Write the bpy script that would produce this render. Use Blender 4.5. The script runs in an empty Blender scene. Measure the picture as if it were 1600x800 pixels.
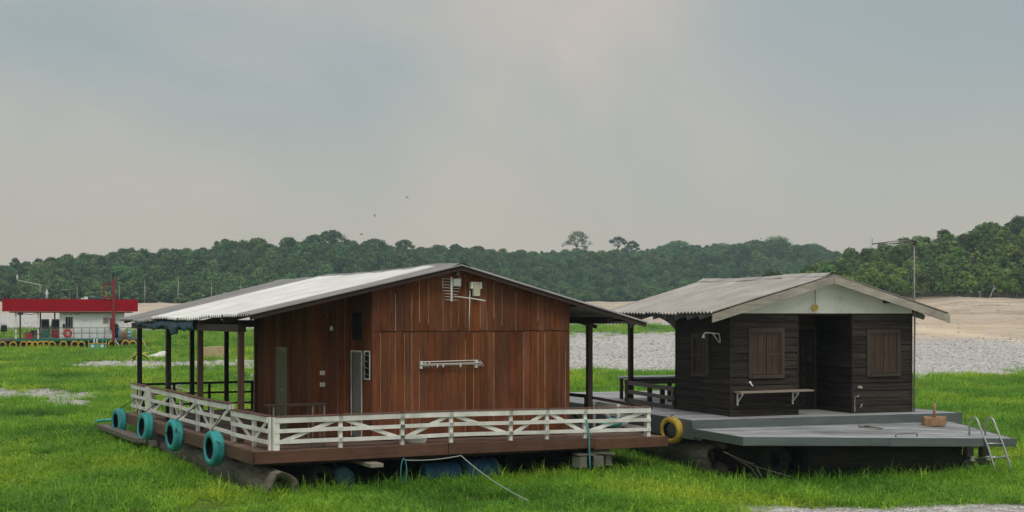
import bpy, math, random
import numpy as np
from mathutils import Vector, Matrix
R = math.radians
rnd = random.Random(7)
scene = bpy.context.scene
col = scene.collection

# ---------------------------------------------------------------- camera
F_PX, HOR, CAM_H = 2160.0, 495.0, 3.7          # focal length (px of a 1600 px frame), horizon row, eye height
cam_d = bpy.data.cameras.new('camera'); cam = bpy.data.objects.new('camera', cam_d); col.objects.link(cam)
cam.location = (0, 0, CAM_H); cam.rotation_euler = (R(90), 0, 0)
cam_d.sensor_width = 36; cam_d.lens = 36*F_PX/1600; cam_d.shift_y = (HOR-400)/1600
cam_d.clip_start = .5; cam_d.clip_end = 6000
scene.camera = cam

# ---------------------------------------------------------------- sky, sun, exposure
SUN_EL, SUN_AZ = 57.0, 168.0                   # azimuth clockwise from +Y: behind the camera, a little to the right
world = bpy.data.worlds.new('World'); scene.world = world; world.use_nodes = True
nt = world.node_tree; nt.nodes.clear()
def N(t, typ, **kw):
    n = t.nodes.new(typ)
    for k, v in kw.items(): setattr(n, k, v)
    return n
out = N(nt, 'ShaderNodeOutputWorld'); bg = N(nt, 'ShaderNodeBackground'); bg.inputs[1].default_value = .103
sky = N(nt, 'ShaderNodeTexSky'); sky.sky_type = 'NISHITA'; sky.sun_disc = False
sky.sun_elevation = R(SUN_EL); sky.sun_rotation = R(SUN_AZ); sky.dust_density = 4; sky.air_density = 1.2
tc = N(nt, 'ShaderNodeTexCoord')
mp = N(nt, 'ShaderNodeMapping'); mp.inputs['Location'].default_value = (8.374, -8.79, 4.248); mp.inputs['Scale'].default_value = (1, 1, 1.5)
n1 = N(nt, 'ShaderNodeTexNoise'); n1.inputs['Scale'].default_value = 2.6; n1.inputs['Detail'].default_value = 4; n1.inputs['Roughness'].default_value = .5; n1.inputs['Distortion'].default_value = .5
r1 = N(nt, 'ShaderNodeValToRGB')
e = r1.color_ramp.elements
e[0].position = .36; e[0].color = (3.65, 4.25, 4.35, 1)
e[1].position = .64; e[1].color = (6.15, 5.4, 4.75, 1)
em = e.new(.5); em.color = (4.7, 4.75, 4.5, 1)
mx = N(nt, 'ShaderNodeMix', data_type='RGBA'); mx.inputs[0].default_value = .86
nt.links.new(tc.outputs['Generated'], mp.inputs[0]); nt.links.new(mp.outputs[0], n1.inputs['Vector'])
nt.links.new(n1.outputs[0], r1.inputs[0]); nt.links.new(sky.outputs[0], mx.inputs[6])
sx = N(nt, 'ShaderNodeSeparateXYZ'); nt.links.new(tc.outputs['Generated'], sx.inputs[0])      # the smoky air low over the land is warmer
wr = N(nt, 'ShaderNodeMapRange'); wr.interpolation_type = 'SMOOTHSTEP'; wr.inputs[1].default_value = .20; wr.inputs[2].default_value = .02; wr.inputs[3].default_value = 0; wr.inputs[4].default_value = .75
nt.links.new(sx.outputs[2], wr.inputs[0]); wm = N(nt, 'ShaderNodeMix', data_type='RGBA'); wm.inputs[7].default_value = (6.65, 5.75, 4.65, 1)
nt.links.new(wr.outputs[0], wm.inputs[0]); nt.links.new(r1.outputs[0], wm.inputs[6]); nt.links.new(wm.outputs[2], mx.inputs[7])
zr = N(nt, 'ShaderNodeMapRange'); zr.interpolation_type = 'SMOOTHSTEP'; zr.inputs[1].default_value = .25; zr.inputs[2].default_value = 1; zr.inputs[3].default_value = 1; zr.inputs[4].default_value = 1.9   # an overcast sky is brightest overhead
nt.links.new(sx.outputs[2], zr.inputs[0]); zm = N(nt, 'ShaderNodeVectorMath', operation='SCALE'); nt.links.new(mx.outputs[2], zm.inputs[0]); nt.links.new(zr.outputs[0], zm.inputs['Scale'])
nt.links.new(zm.outputs[0], bg.inputs[0]); nt.links.new(bg.outputs[0], out.inputs[0])
sd = bpy.data.lights.new('sun', 'SUN'); sd.energy = 1.15; sd.angle = R(14); sd.color = (1, .95, .87)
sun = bpy.data.objects.new('sun', sd); col.objects.link(sun)
sv = Vector((math.sin(R(SUN_AZ))*math.cos(R(SUN_EL)), math.cos(R(SUN_AZ))*math.cos(R(SUN_EL)), math.sin(R(SUN_EL))))
sun.rotation_euler = sv.to_track_quat('Z', 'Y').to_euler(); sun.location = sv*60
scene.view_settings.view_transform = 'Standard'; scene.view_settings.look = 'None'
scene.view_settings.exposure = 0; scene.view_settings.gamma = 1
scene.cycles.max_bounces = 6; scene.cycles.volume_bounces = 0; scene.cycles.transparent_max_bounces = 4
scene.cycles.use_denoising = True

# ---------------------------------------------------------------- materials
def mat(name, c1, c2=None, rough=.8, scale=3.0, stretch=(1, 1, 1), detail=5, rand=.25, hue=0, bump=0.0, metal=0.0, spots=None, spot_scale=8, spot_at=.62, spec=.3, world_co=False, contrast=(.3, .7), stain=0, stain_s=(1.2, 1.2, .35)):
    c2 = c2 or tuple(x*.7 for x in c1)
    m = bpy.data.materials.new(name); m.use_nodes = True; t = m.node_tree; L = t.links.new
    b = t.nodes['Principled BSDF']; b.inputs['Roughness'].default_value = rough; b.inputs['Metallic'].default_value = metal
    b.inputs['Specular IOR Level'].default_value = spec
    if world_co: co = N(t, 'ShaderNodeNewGeometry').outputs['Position']
    else: co = N(t, 'ShaderNodeTexCoord').outputs['Object']
    oi = N(t, 'ShaderNodeObjectInfo')
    off = N(t, 'ShaderNodeVectorMath', operation='MULTIPLY_ADD'); off.inputs[1].default_value = (37, 53, 71)
    cb = N(t, 'ShaderNodeCombineXYZ')
    for i in range(3): L(oi.outputs['Random'], cb.inputs[i])
    L(cb.outputs[0], off.inputs[0]); L(co, off.inputs[2])
    mpn = N(t, 'ShaderNodeMapping'); mpn.inputs['Scale'].default_value = stretch; L(off.outputs[0], mpn.inputs[0])
    nz = N(t, 'ShaderNodeTexNoise'); nz.inputs['Scale'].default_value = scale; nz.inputs['Detail'].default_value = detail; nz.inputs['Roughness'].default_value = .65
    L(mpn.outputs[0], nz.inputs['Vector'])
    cr = N(t, 'ShaderNodeValToRGB'); cr.color_ramp.elements[0].position, cr.color_ramp.elements[1].position = contrast
    cr.color_ramp.elements[0].color = (*c2, 1); cr.color_ramp.elements[1].color = (*c1, 1)
    L(nz.outputs[0], cr.inputs[0]); c = cr.outputs[0]
    if spots:
        ns = N(t, 'ShaderNodeTexNoise'); ns.inputs['Scale'].default_value = spot_scale; ns.inputs['Detail'].default_value = 8; ns.inputs['Roughness'].default_value = .7
        L(off.outputs[0], ns.inputs['Vector'])
        rs = N(t, 'ShaderNodeMapRange'); rs.inputs[1].default_value = spot_at; rs.inputs[2].default_value = spot_at+.06
        L(ns.outputs[0], rs.inputs[0])
        mxx = N(t, 'ShaderNodeMix', data_type='RGBA'); L(rs.outputs[0], mxx.inputs[0]); L(c, mxx.inputs[6]); mxx.inputs[7].default_value = (*spots, 1); c = mxx.outputs[2]
    if stain:                                              # damp, soot and sun-fade in patches that run across the pieces
        gp = N(t, 'ShaderNodeNewGeometry'); m3 = N(t, 'ShaderNodeMapping'); m3.inputs['Scale'].default_value = stain_s; L(gp.outputs['Position'], m3.inputs[0])
        n3 = N(t, 'ShaderNodeTexNoise'); n3.inputs['Scale'].default_value = 1.0; n3.inputs['Detail'].default_value = 6; n3.inputs['Roughness'].default_value = .62; L(m3.outputs[0], n3.inputs['Vector'])
        q3 = N(t, 'ShaderNodeMapRange'); q3.inputs[1].default_value = .33; q3.inputs[2].default_value = .66; q3.inputs[3].default_value = 1-stain; q3.inputs[4].default_value = 1+stain*.45; L(n3.outputs[0], q3.inputs[0])
        v3 = N(t, 'ShaderNodeVectorMath', operation='SCALE'); L(c, v3.inputs[0]); L(q3.outputs[0], v3.inputs['Scale']); c = v3.outputs[0]
    if rand or hue:
        hs = N(t, 'ShaderNodeHueSaturation')
        mr = N(t, 'ShaderNodeMapRange'); mr.inputs[3].default_value = 1-rand; mr.inputs[4].default_value = 1+rand
        L(oi.outputs['Random'], mr.inputs[0]); L(mr.outputs[0], hs.inputs['Value'])
        if hue:
            wn = N(t, 'ShaderNodeTexWhiteNoise', noise_dimensions='1D'); L(oi.outputs['Random'], wn.inputs['W'])
            mh = N(t, 'ShaderNodeMapRange'); mh.inputs[3].default_value = .5-hue; mh.inputs[4].default_value = .5+hue
            L(wn.outputs[0], mh.inputs[0]); L(mh.outputs[0], hs.inputs['Hue'])
            ms = N(t, 'ShaderNodeMapRange'); ms.inputs[3].default_value = .88; ms.inputs[4].default_value = 1.04
            w2 = N(t, 'ShaderNodeTexWhiteNoise', noise_dimensions='1D'); ad = N(t, 'ShaderNodeMath', operation='ADD'); ad.inputs[1].default_value = 3.3
            L(oi.outputs['Random'], ad.inputs[0]); L(ad.outputs[0], w2.inputs['W']); L(w2.outputs[0], ms.inputs[0]); L(ms.outputs[0], hs.inputs['Saturation'])
        L(c, hs.inputs['Color']); c = hs.outputs[0]
    L(c, b.inputs['Base Color'])
    if bump:
        bp = N(t, 'ShaderNodeBump'); bp.inputs['Strength'].default_value = bump; bp.inputs['Distance'].default_value = .02
        L(nz.outputs[0], bp.inputs['Height']); L(bp.outputs[0], b.inputs['Normal'])
    return m
V_, H_, D_ = (9, 9, .7), (.7, 9, 9), (9, .7, 9)     # grain along z, along x, along y
M = {
 'board': mat('brown_board', (.235, .080, .029), (.095, .032, .013), .8, 2.2, V_, rand=.17, hue=.004, bump=.3, spots=(.05, .018, .009), spot_scale=3, spot_at=.66, spec=.12, contrast=(.2, .85), stain=.5),
 'filler': mat('pale_joint_filler', (.40, .27, .20), (.17, .08, .045), .8, 1.5, (3, 3, 1), rand=.2),
 'backing': mat('wall_backing', (.06, .03, .02), rand=0),
 'fascia': mat('deck_fascia_paint', (.155, .072, .047), (.095, .045, .030), .55, 2, H_, rand=.12, bump=.15, spots=(.09, .06, .045), spot_scale=2.5, spot_at=.64, stain=.3),
 'plank': mat('deck_plank', (.24, .155, .115), (.12, .075, .055), .7, 2.5, H_, rand=.2, bump=.3, spots=(.3, .27, .24), spot_scale=2.5, spot_at=.63, stain=.35),
 'dark_wood': mat('dark_stained_timber', (.06, .034, .026), (.03, .018, .014), .65, 2.5, V_, rand=.2, bump=.3),
 'brown_post': mat('brown_post', (.12, .055, .038), (.06, .03, .022), .6, 2.5, V_, rand=.15, bump=.2),
 'black_post': mat('black_post', (.030, .022, .020), (.016, .012, .012), .6, 2.5, V_, rand=.15),
 'white_paint': mat('weathered_white_paint', (.82, .82, .79), (.68, .67, .63), .6, 3, (1, 1, 1), rand=.06, bump=.15, spots=(.30, .25, .2), spot_scale=5, spot_at=.66, stain=.22, stain_s=(2, 2, 2)),
 'cap': mat('rail_cap', (.20, .10, .085), (.13, .065, .055), .6, 3, H_, rand=.1),
 'roof_white': mat('pale_fibre_cement', (.78, .78, .76), (.62, .62, .60), .75, 1.2, (.6, 3, 1), rand=.05, bump=.1, spots=(.48, .47, .45), spot_scale=4, spot_at=.68, stain=.14, stain_s=(.8, .8, 2)),
 'roof_grey': mat('grey_fibre_cement', (.31, .30, .295), (.22, .213, .208), .8, 1.2, (.6, 3, 1), rand=.06, bump=.1, stain=.2),
 'roof_tan': mat('weathered_fibre_cement', (.46, .435, .405), (.32, .30, .28), .85, 1.1, (.6, 3, 1), rand=.05, bump=.1, spots=(.2, .185, .17), spot_scale=5, spot_at=.66, stain=.22, stain_s=(.9, .9, 2)),
 'grey_door': mat('grey_painted_door', (.24, .25, .235), (.17, .18, .165), .5, 2, V_, rand=0),
 'olive_door': mat('olive_louvred_door', (.22, .22, .13), (.13, .13, .08), .5, 2, V_, rand=.05),
 'void': mat('dark_opening', (.012, .012, .012), rand=0, rough=.9),
 'glass': mat('louvre_glass', (.25, .29, .30), (.16, .18, .19), .1, 2, rand=.1, spec=.6),
 'tyre_teal': mat('teal_painted_tyre', (.055, .40, .40), (.03, .25, .26), .65, 5, rand=.06, bump=.4, spots=(.025, .045, .045), spot_scale=5, spot_at=.58, stain=.35, stain_s=(3, 3, 3)),
 'tyre_yellow': mat('yellow_painted_tyre', (.50, .36, .05), (.30, .21, .035), .7, 5, rand=.12, bump=.4, spots=(.05, .05, .05), spot_scale=5, spot_at=.58, stain=.4, stain_s=(4, 4, 4)),
 'tyre_ochre': mat('ochre_painted_tyre', (.62, .38, .03), (.42, .25, .03), .7, 5, rand=.15, bump=.3, spots=(.05, .05, .05), spot_scale=4, spot_at=.62),
 'rubber': mat('black_rubber', (.03, .03, .032), rand=.1),
 'rope_teal': mat('teal_rope', (.07, .28, .30), (.05, .2, .22), .8, 20, rand=0),
 'rope_pale': mat('pale_rope', (.40, .46, .42), (.3, .36, .33), .8, 20, rand=.1),
 'rope_dark': mat('dark_cable', (.03, .03, .03), rand=0),
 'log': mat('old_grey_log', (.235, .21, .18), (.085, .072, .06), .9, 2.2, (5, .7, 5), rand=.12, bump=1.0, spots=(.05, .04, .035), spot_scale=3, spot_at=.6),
 'log_shaded': mat('old_shaded_log', (.03, .026, .022), (.012, .010, .009), .9, 2.2, (.7, 5, 5), rand=.1, bump=1.0),  # darker copy of the grey log, under-deck shade put into its colour
 'barrel': mat('blue_plastic_barrel', (.03, .13, .30), (.03, .09, .18), .45, 3, rand=.15, spots=(.14, .16, .15), spot_scale=4, spot_at=.58, stain=.4, stain_s=(2,2,2)),
 'barrel_teal': mat('dark_teal_barrel', (.03, .10, .13), (.02, .06, .08), .45, 3, rand=.1),
 'tarp': mat('blue_tarpaulin', (.014, .085, .16), (.008, .045, .09), .5, 4, rand=0),
 'metal': mat('galvanised_metal', (.50, .51, .50), (.36, .37, .36), .35, 6, rand=.05, metal=.7),
 'white_metal': mat('white_metal', (.72, .72, .70), (.58, .58, .56), .45, 6, rand=.04),
 'pale_metal': mat('oxidised_pipe', (.26, .26, .245), (.16, .155, .14), .5, 4, rand=.05, metal=.3),
 'cream': mat('aged_cream_plastic', (.56, .55, .40), (.45, .44, .33), .5, 4, rand=.02),
 'grey_box': mat('grey_lamp_body', (.30, .31, .31), (.2, .2, .2), .4, 4, rand=.02),
 'lens': mat('lamp_lens', (.42, .45, .42), (.3, .33, .3), .2, 4, rand=0, spec=.6),
 # right house
 'clap': mat('black_brown_clapboard', (.060, .049, .042), (.011, .009, .008), .75, 2.4, (.5, 14, 14), rand=.2, bump=.5, spots=(.13, .11, .09), spot_scale=4.5, spot_at=.68, spec=.15, stain=.4, stain_s=(.5, .5, 2)),
 'clap_v': mat('black_brown_clapboard_side', (.054, .044, .038), (.011, .009, .008), .75, 2.4, (14, .5, 14), rand=.2, bump=.5, spots=(.13, .11, .09), spot_scale=4.5, spot_at=.68, spec=.15, stain=.4, stain_s=(.5, .5, 2)),
 'frame': mat('window_frame_timber', (.075, .056, .045), (.032, .024, .019), .6, 3, V_, rand=.15, spots=(.2, .18, .16), spot_scale=6, spot_at=.70),
 'shutter': mat('brown_shutter', (.082, .050, .034), (.036, .023, .016), .6, 3, V_, rand=.12, bump=.3),
 'gable': mat('pale_green_gable_paint', (.78, .82, .75), (.68, .72, .65), .7, 1.2, (1, 1, 1), rand=.03, spots=(.42, .46, .40), spot_scale=2, spot_at=.62, stain=.12),
 'bargeboard': mat('weathered_pine_bargeboard', (.44, .41, .35), (.25, .23, .19), .75, 2.4, H_, rand=.1, bump=.3, spots=(.14, .12, .1), spot_scale=4, spot_at=.67, stain=.3, stain_s=(1.5, 1.5, 1.5)),
 'grey_deck': mat('grey_painted_plank', (.46, .475, .485), (.24, .255, .265), .6, 2.2, H_, rand=.2, bump=.25, spots=(.42, .42, .41), spot_scale=3, spot_at=.62, stain=.48, stain_s=(.35, 2.4, 1)),
 'grey_fascia': mat('slate_painted_board', (.125, .152, .155), (.090, .112, .115), .55, 2, H_, rand=.06, bump=.1, spots=(.22, .24, .23), spot_scale=3, spot_at=.67, stain=.18, stain_s=(1, 1, 3)),
 'grey_panel': mat('grey_arch_panel', (.20, .205, .20), (.155, .16, .158), .7, 2, rand=.04),
 'grey_rail': mat('bare_grey_timber', (.17, .15, .13), (.085, .075, .065), .75, 2.4, D_, rand=.2, bump=.3),
 'bench': mat('weathered_bench_board', (.33, .29, .23), (.2, .17, .135), .75, 2.4, H_, rand=.05, bump=.3),
 'wood_block': mat('cut_wood_block', (.42, .25, .13), (.24, .135, .07), .7, 3, (3, 3, 1), rand=.05, bump=.3),
 'concrete': mat('old_concrete', (.19, .185, .165), (.11, .105, .095), .9, 3, rand=.1, bump=.4),
 'white_wall': mat('pale_station_wall', (.84, .88, .88), (.76, .80, .80), .7, 1, rand=.02, stain=.10),
 'red': mat('red_fascia_paint', (.38, .003, .014), (.32, .003, .012), .6, .6, rand=.03, spec=.08, stain=.15, stain_s=(.4, .4, .2)),
 'red_steel': mat('red_oxide_steel', (.30, .03, .035), (.2, .02, .025), .5, 3, rand=.1),
 'green_deck': mat('green_deck_edge', (.03, .20, .15), (.02, .12, .09), .6, 3, rand=.1),
 'teal_paint': mat('teal_crate_paint', (.04, .40, .34), (.03, .28, .25), .5, 3, rand=.1),
 'yellow_paint': mat('yellow_paint', (.60, .45, .08), (.45, .33, .06), .5, 3, rand=.05),
 'orange': mat('orange_plastic', (.65, .20, .06), (.5, .15, .05), .5, 3, rand=.05),
 'light_blue': mat('light_blue_plastic', (.30, .48, .62), (.22, .38, .5), .5, 3, rand=.05),
 'rust_rail': mat('dull_steel_rail', (.19, .17, .155), (.12, .105, .095), .6, 5, rand=.05),
 'buoy_red': mat('lifebuoy_red', (.50, .05, .05), (.4, .04, .04), .5, 3, rand=0),
 'hull': mat('black_hull', (.02, .022, .022), (.012, .012, .012), .7, 2, rand=0),
 'foam': mat('yellowed_foam_block', (.58, .46, .27), (.42, .32, .19), .9, 2, rand=0, bump=.5),
 'stone': mat('gravel_stone', (.52, .50, .48), (.30, .285, .27), .85, 4, rand=.3),
 'leaf_palm': mat('yellow_palm_leaf', (.42, .42, .06), (.24, .28, .05), .6, 3, rand=.1),
 'bark': mat('pale_bark', (.22, .20, .17), (.12, .11, .09), .9, 3, rand=.2),
 'bark_white': mat('bleached_wood', (.50, .48, .44), (.34, .32, .29), .9, 3, rand=.1),
 'bird': mat('dark_feathers', (.03, .03, .03), rand=0),
 'mud_shade': mat('mud_shade', (.16, .14, .115), (.09, .08, .065), .95, 1.5, rand=0, bump=.6),
}
def foliage(name, c1, c2, rand):
    m = mat(name, c1, c2, .6, .35, rand=rand, hue=.028, world_co=True, spec=.25, detail=3)
    return m
M['leaf_far'] = foliage('forest_leaf', (.135, .225, .055), (.034, .090, .034), .5)
M['leaf_near'] = foliage('hill_leaf', (.20, .285, .04), (.045, .11, .032), .5)
M['grass'] = None

# ---------------------------------------------------------------- mesh helpers
def link(o, parent=None):
    col.objects.link(o)
    if parent is not None: o.parent = parent
    return o
def mesh_obj(name, verts, faces, m, parent=None, loc=(0, 0, 0), smooth=False):
    me = bpy.data.meshes.new(name); me.from_pydata([tuple(v) for v in verts], [], faces); me.update()
    if m is not None: me.materials.append(M[m] if isinstance(m, str) else m)
    if smooth: me.polygons.foreach_set('use_smooth', [True]*len(me.polygons))
    o = bpy.data.objects.new(name, me); o.location = loc
    return link(o, parent)
BOXF = [(0, 3, 2, 1), (4, 5, 6, 7), (0, 1, 5, 4), (1, 2, 6, 5), (2, 3, 7, 6), (3, 0, 4, 7)]
_bc = {}
def box(name, c, s, m, parent=None, rot=None):
    k = (round(s[0], 4), round(s[1], 4), round(s[2], 4), m)
    me = _bc.get(k)
    if me is None:
        x, y, z = s[0]/2, s[1]/2, s[2]/2
        me = bpy.data.meshes.new(name)
        me.from_pydata([(-x, -y, -z), (x, -y, -z), (x, y, -z), (-x, y, -z), (-x, -y, z), (x, -y, z), (x, y, z), (-x, y, z)], [], BOXF)
        me.materials.append(M[m]); me.update(); _bc[k] = me
    o = bpy.data.objects.new(name, me); o.location = c
    if rot: o.rotation_euler = rot
    return link(o, parent)
def bx(name, lo, hi, m, parent=None):
    return box(name, [(a+b)/2 for a, b in zip(lo, hi)], [b-a for a, b in zip(lo, hi)], m, parent)
def beam(name, p, q, w, h, m, parent=None):
    """straight timber from p to q, w wide (sideways), h deep (upwards)"""
    p, q = Vector(p), Vector(q); d = q-p; L = d.length
    o = box(name, (p+q)/2, (L, w, h), m, parent)
    o.rotation_euler = d.to_track_quat('X', 'Z').to_euler()
    return o
def hexa(name, corners, m, parent=None):
    """8 corners, bottom ring then top ring"""
    c = [Vector(v) for v in corners]; ctr = sum(c, Vector())/8
    return mesh_obj(name, [v-ctr for v in c], BOXF, m, parent, ctr)
def prism(name, poly, y0, y1, m, parent=None, axis='y'):
    """polygon in (x,z) pushed along y, or in (y,z) pushed along x"""
    n = len(poly); f = lambda a, b, c: (a, c, b) if axis == 'y' else (c, a, b)
    v = [f(a, b, y0) for a, b in poly]+[f(a, b, y1) for a, b in poly]
    ctr = [sum(p[i] for p in v)/len(v) for i in range(3)]
    v = [tuple(p[i]-ctr[i] for i in range(3)) for p in v]
    fs = [tuple(range(n)), tuple(range(2*n-1, n-1, -1))]+[(i, i+n, (i+1) % n+n, (i+1) % n) for i in range(n)]
    return mesh_obj(name, v, fs, m, parent, ctr)
def tube_geo(pts, rad, sides=8, cap=True):
    pts = [Vector(p) for p in pts]; vs, fs = [], []; up = Vector((0, 0, 1)); prev = None
    for i, p in enumerate(pts):
        d = (pts[min(i+1, len(pts)-1)]-pts[max(i-1, 0)]).normalized()
        a = prev if prev is not None else (up.cross(d) if abs(d.z) < .95 else Vector((1, 0, 0)))
        a = (a-d*a.dot(d)).normalized(); b = d.cross(a); prev = a
        r = rad[i] if isinstance(rad, (list, tuple)) else rad
        for k in range(sides):
            t = 2*math.pi*k/sides; vs.append(p+a*math.cos(t)*r+b*math.sin(t)*r)
    for i in range(len(pts)-1):
        for k in range(sides):
            k2 = (k+1) % sides; fs.append((i*sides+k, i*sides+k2, (i+1)*sides+k2, (i+1)*sides+k))
    if cap: fs += [tuple(range(sides-1, -1, -1)), tuple((len(pts)-1)*sides+k for k in range(sides))]
    return vs, fs
def tube(name, pts, rad, m, parent=None, sides=8):
    v, f = tube_geo(pts, rad, sides); return mesh_obj(name, v, f, m, parent, smooth=True)
def lathe_geo(prof, n=28, axis='x', closed=False):
    vs, fs = [], []; k = len(prof)
    for i in range(n):
        t = 2*math.pi*i/n
        for r, h in prof:
            a, b = r*math.cos(t), r*math.sin(t)
            vs.append((h, a, b) if axis == 'x' else ((a, h, b) if axis == 'y' else (a, b, h)))
    for i in range(n):
        j = (i+1) % n
        for q in range(k if closed else k-1):
            q2 = (q+1) % k; fs.append((i*k+q, i*k+q2, j*k+q2, j*k+q))
    return vs, fs
def lathe(name, prof, m, parent=None, loc=(0, 0, 0), n=28, axis='x', closed=False):
    v, f = lathe_geo(prof, n, axis, closed); return mesh_obj(name, v, f, m, parent, loc, smooth=True)
def join(parts):
    vs, fs = [], []
    for v, f in parts:
        o = len(vs); vs += [tuple(p) for p in v]; fs += [tuple(i+o for i in q) for q in f]
    return vs, fs
def box_geo(c, s):
    x, y, z = s[0]/2, s[1]/2, s[2]/2
    return [(c[0]+a, c[1]+b, c[2]+d) for a, b, d in [(-x, -y, -z), (x, -y, -z), (x, y, -z), (-x, y, -z), (-x, -y, z), (x, -y, z), (x, y, z), (-x, y, z)]], BOXF
def tag(o, label, cat, group=None):
    o['label'] = label; o['category'] = cat
    if group: o['group'] = group
    return o
def thing(name, label, cat, loc=(0, 0, 0), yaw=0, group=None):
    o = bpy.data.objects.new(name, None); col.objects.link(o); o.location = loc; o.rotation_euler = (0, 0, yaw); o.empty_display_size = .3
    return tag(o, label, cat, group)
def place(o, fr, loc):
    """put a top-level object into a house's frame"""
    o.location = fr(*loc); o.rotation_euler.z += fr.yaw; return o
class Frame:
    def __init__(s, x, y, z, deg, k=1.0): s.o = Vector((x, y, z)); s.yaw = R(deg); s.m = Matrix.Rotation(s.yaw, 3, 'Z'); s.k = k      # k: metres per local unit
    def __call__(s, u, v, w): return s.o+s.m@Vector((u, v, w))*s.k

# ---------------------------------------------------------------- value noise for layout
_ng = np.random.RandomState(3).rand(256, 256)
def vnoise(x, y):
    x = np.asarray(x, float); y = np.asarray(y, float); xi = np.floor(x).astype(int); yi = np.floor(y).astype(int); fx = x-xi; fy = y-yi
    fx = fx*fx*(3-2*fx); fy = fy*fy*(3-2*fy); g = lambda a, b: _ng[a % 256, b % 256]
    return (g(xi, yi)*(1-fx)+g(xi+1, yi)*fx)*(1-fy)+(g(xi, yi+1)*(1-fx)+g(xi+1, yi+1)*fx)*fy
def fbm(x, y, o=4):
    s = 0; a = .5
    for i in range(o): s = s+a*vnoise(x*2**i+17*i, y*2**i+9*i); a *= .5
    return s/(1-.5**o)
def sstep(a, b, x): t = np.clip((x-a)/(b-a), 0, 1); return t*t*(3-2*t)

# ---------------------------------------------------------------- terrain
DR = {  # metres below eye level against depth, for bearings given as photo columns
 0: ([0, 30, 36, 44, 80, 127, 200, 340], [3.85, 3.85, 3.74, 3.58, 3.3, 3.0, 2.05, -3.9]),
 950: ([0, 33, 44, 80, 127, 190, 230, 500], [3.90, 3.88, 3.60, 3.35, 2.95, 2.2, 1.4, -5.6]),
 1250: ([0, 35, 46, 80, 127, 190, 230, 500], [4.0, 3.98, 3.62, 3.35, 2.7, 1.2, 0, -6.0]),
 1500: ([0, 35, 46, 80, 150, 230, 300], [4.0, 3.96, 3.58, 3.35, 1.55, -3.2, -4]),
}
SKY_L = ([-600, -100, 0, 100, 180, 260, 350, 420, 480, 540, 575, 700, 800, 900, 1000, 1060, 1130, 1210, 1290, 1330, 1400, 2200],
         [440, 425, 416, 405, 398, 391, 384, 380, 378, 374, 380, 388, 394, 396, 391, 384, 385, 379, 388, 398, 404, 420])
SKY_R = ([1150, 1250, 1300, 1330, 1420, 1480, 1510, 1540, 1600, 1800, 2200], [485, 428, 408, 396, 383, 377, 368, 355, 348, 340, 345])
def zb_l(px): return np.interp(px, [0, 400, 950, 1400], [340, 380, 500, 510])
def zc_l(px): return np.interp(px, [0, 500, 950, 1400], [450, 510, 720, 740])
ZB_R, ZC_R = 230., 335.
def px_of(x, y): return 800+F_PX*x/np.maximum(y, 20.)
def ground(x, y, bumps=True):
    x = np.asarray(x, float); y = np.asarray(y, float); px = px_of(x, y)
    ks = sorted(DR); d = [np.interp(y, *DR[k]) for k in ks]
    drop = d[0]*np.clip((950-px)/950, 0, 1)+d[1]*np.clip(1-np.abs(px-950)/np.where(px < 950, 950, 300), 0, 1)+d[2]*np.clip(1-np.abs(px-1250)/np.where(px < 1250, 300, 250), 0, 1)+d[3]*np.clip((px-1250)/250, 0, 1)
    drop = np.where(px < 0, d[0], drop)
    h = CAM_H-drop
    zb, zc = zb_l(px), zc_l(px)
    hb = CAM_H+np.interp(px, [0, 950, 1400], [3.9, 5.6, 6.0]); hc = CAM_H+(HOR-np.interp(px, *SKY_L))/F_PX*zc-4.2
    s = sstep(0, 1, (y-zb)/(zc-zb)); hl = hb+(hc-hb)*s-np.clip(y-zc, 0, 200)*.08
    h = np.where((y > zb) & (px < 1450), np.maximum(h, hl), h)
    hcr = CAM_H+(HOR-np.interp(px, *SKY_R))/F_PX*ZC_R-4.1
    sr = sstep(0, 1, (y-ZB_R)/(ZC_R-ZB_R)); hr = CAM_H+3.3+(hcr-CAM_H-3.3)*sr-np.clip(y-ZC_R, 0, 200)*.05
    h = np.where((y > ZB_R) & (px > 1180), np.maximum(h, hr), h)
    if bumps: h = h+(fbm(x*.25, y*.25, 3)-.5)*.22*np.clip(y/60, .5, 3)+(fbm(x*1.1+50, y*1.1, 3)-.5)*.10
    return h
def py_of(x, y): return HOR+F_PX*(CAM_H-ground(x, y, False))/np.maximum(y, 5.)
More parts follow.
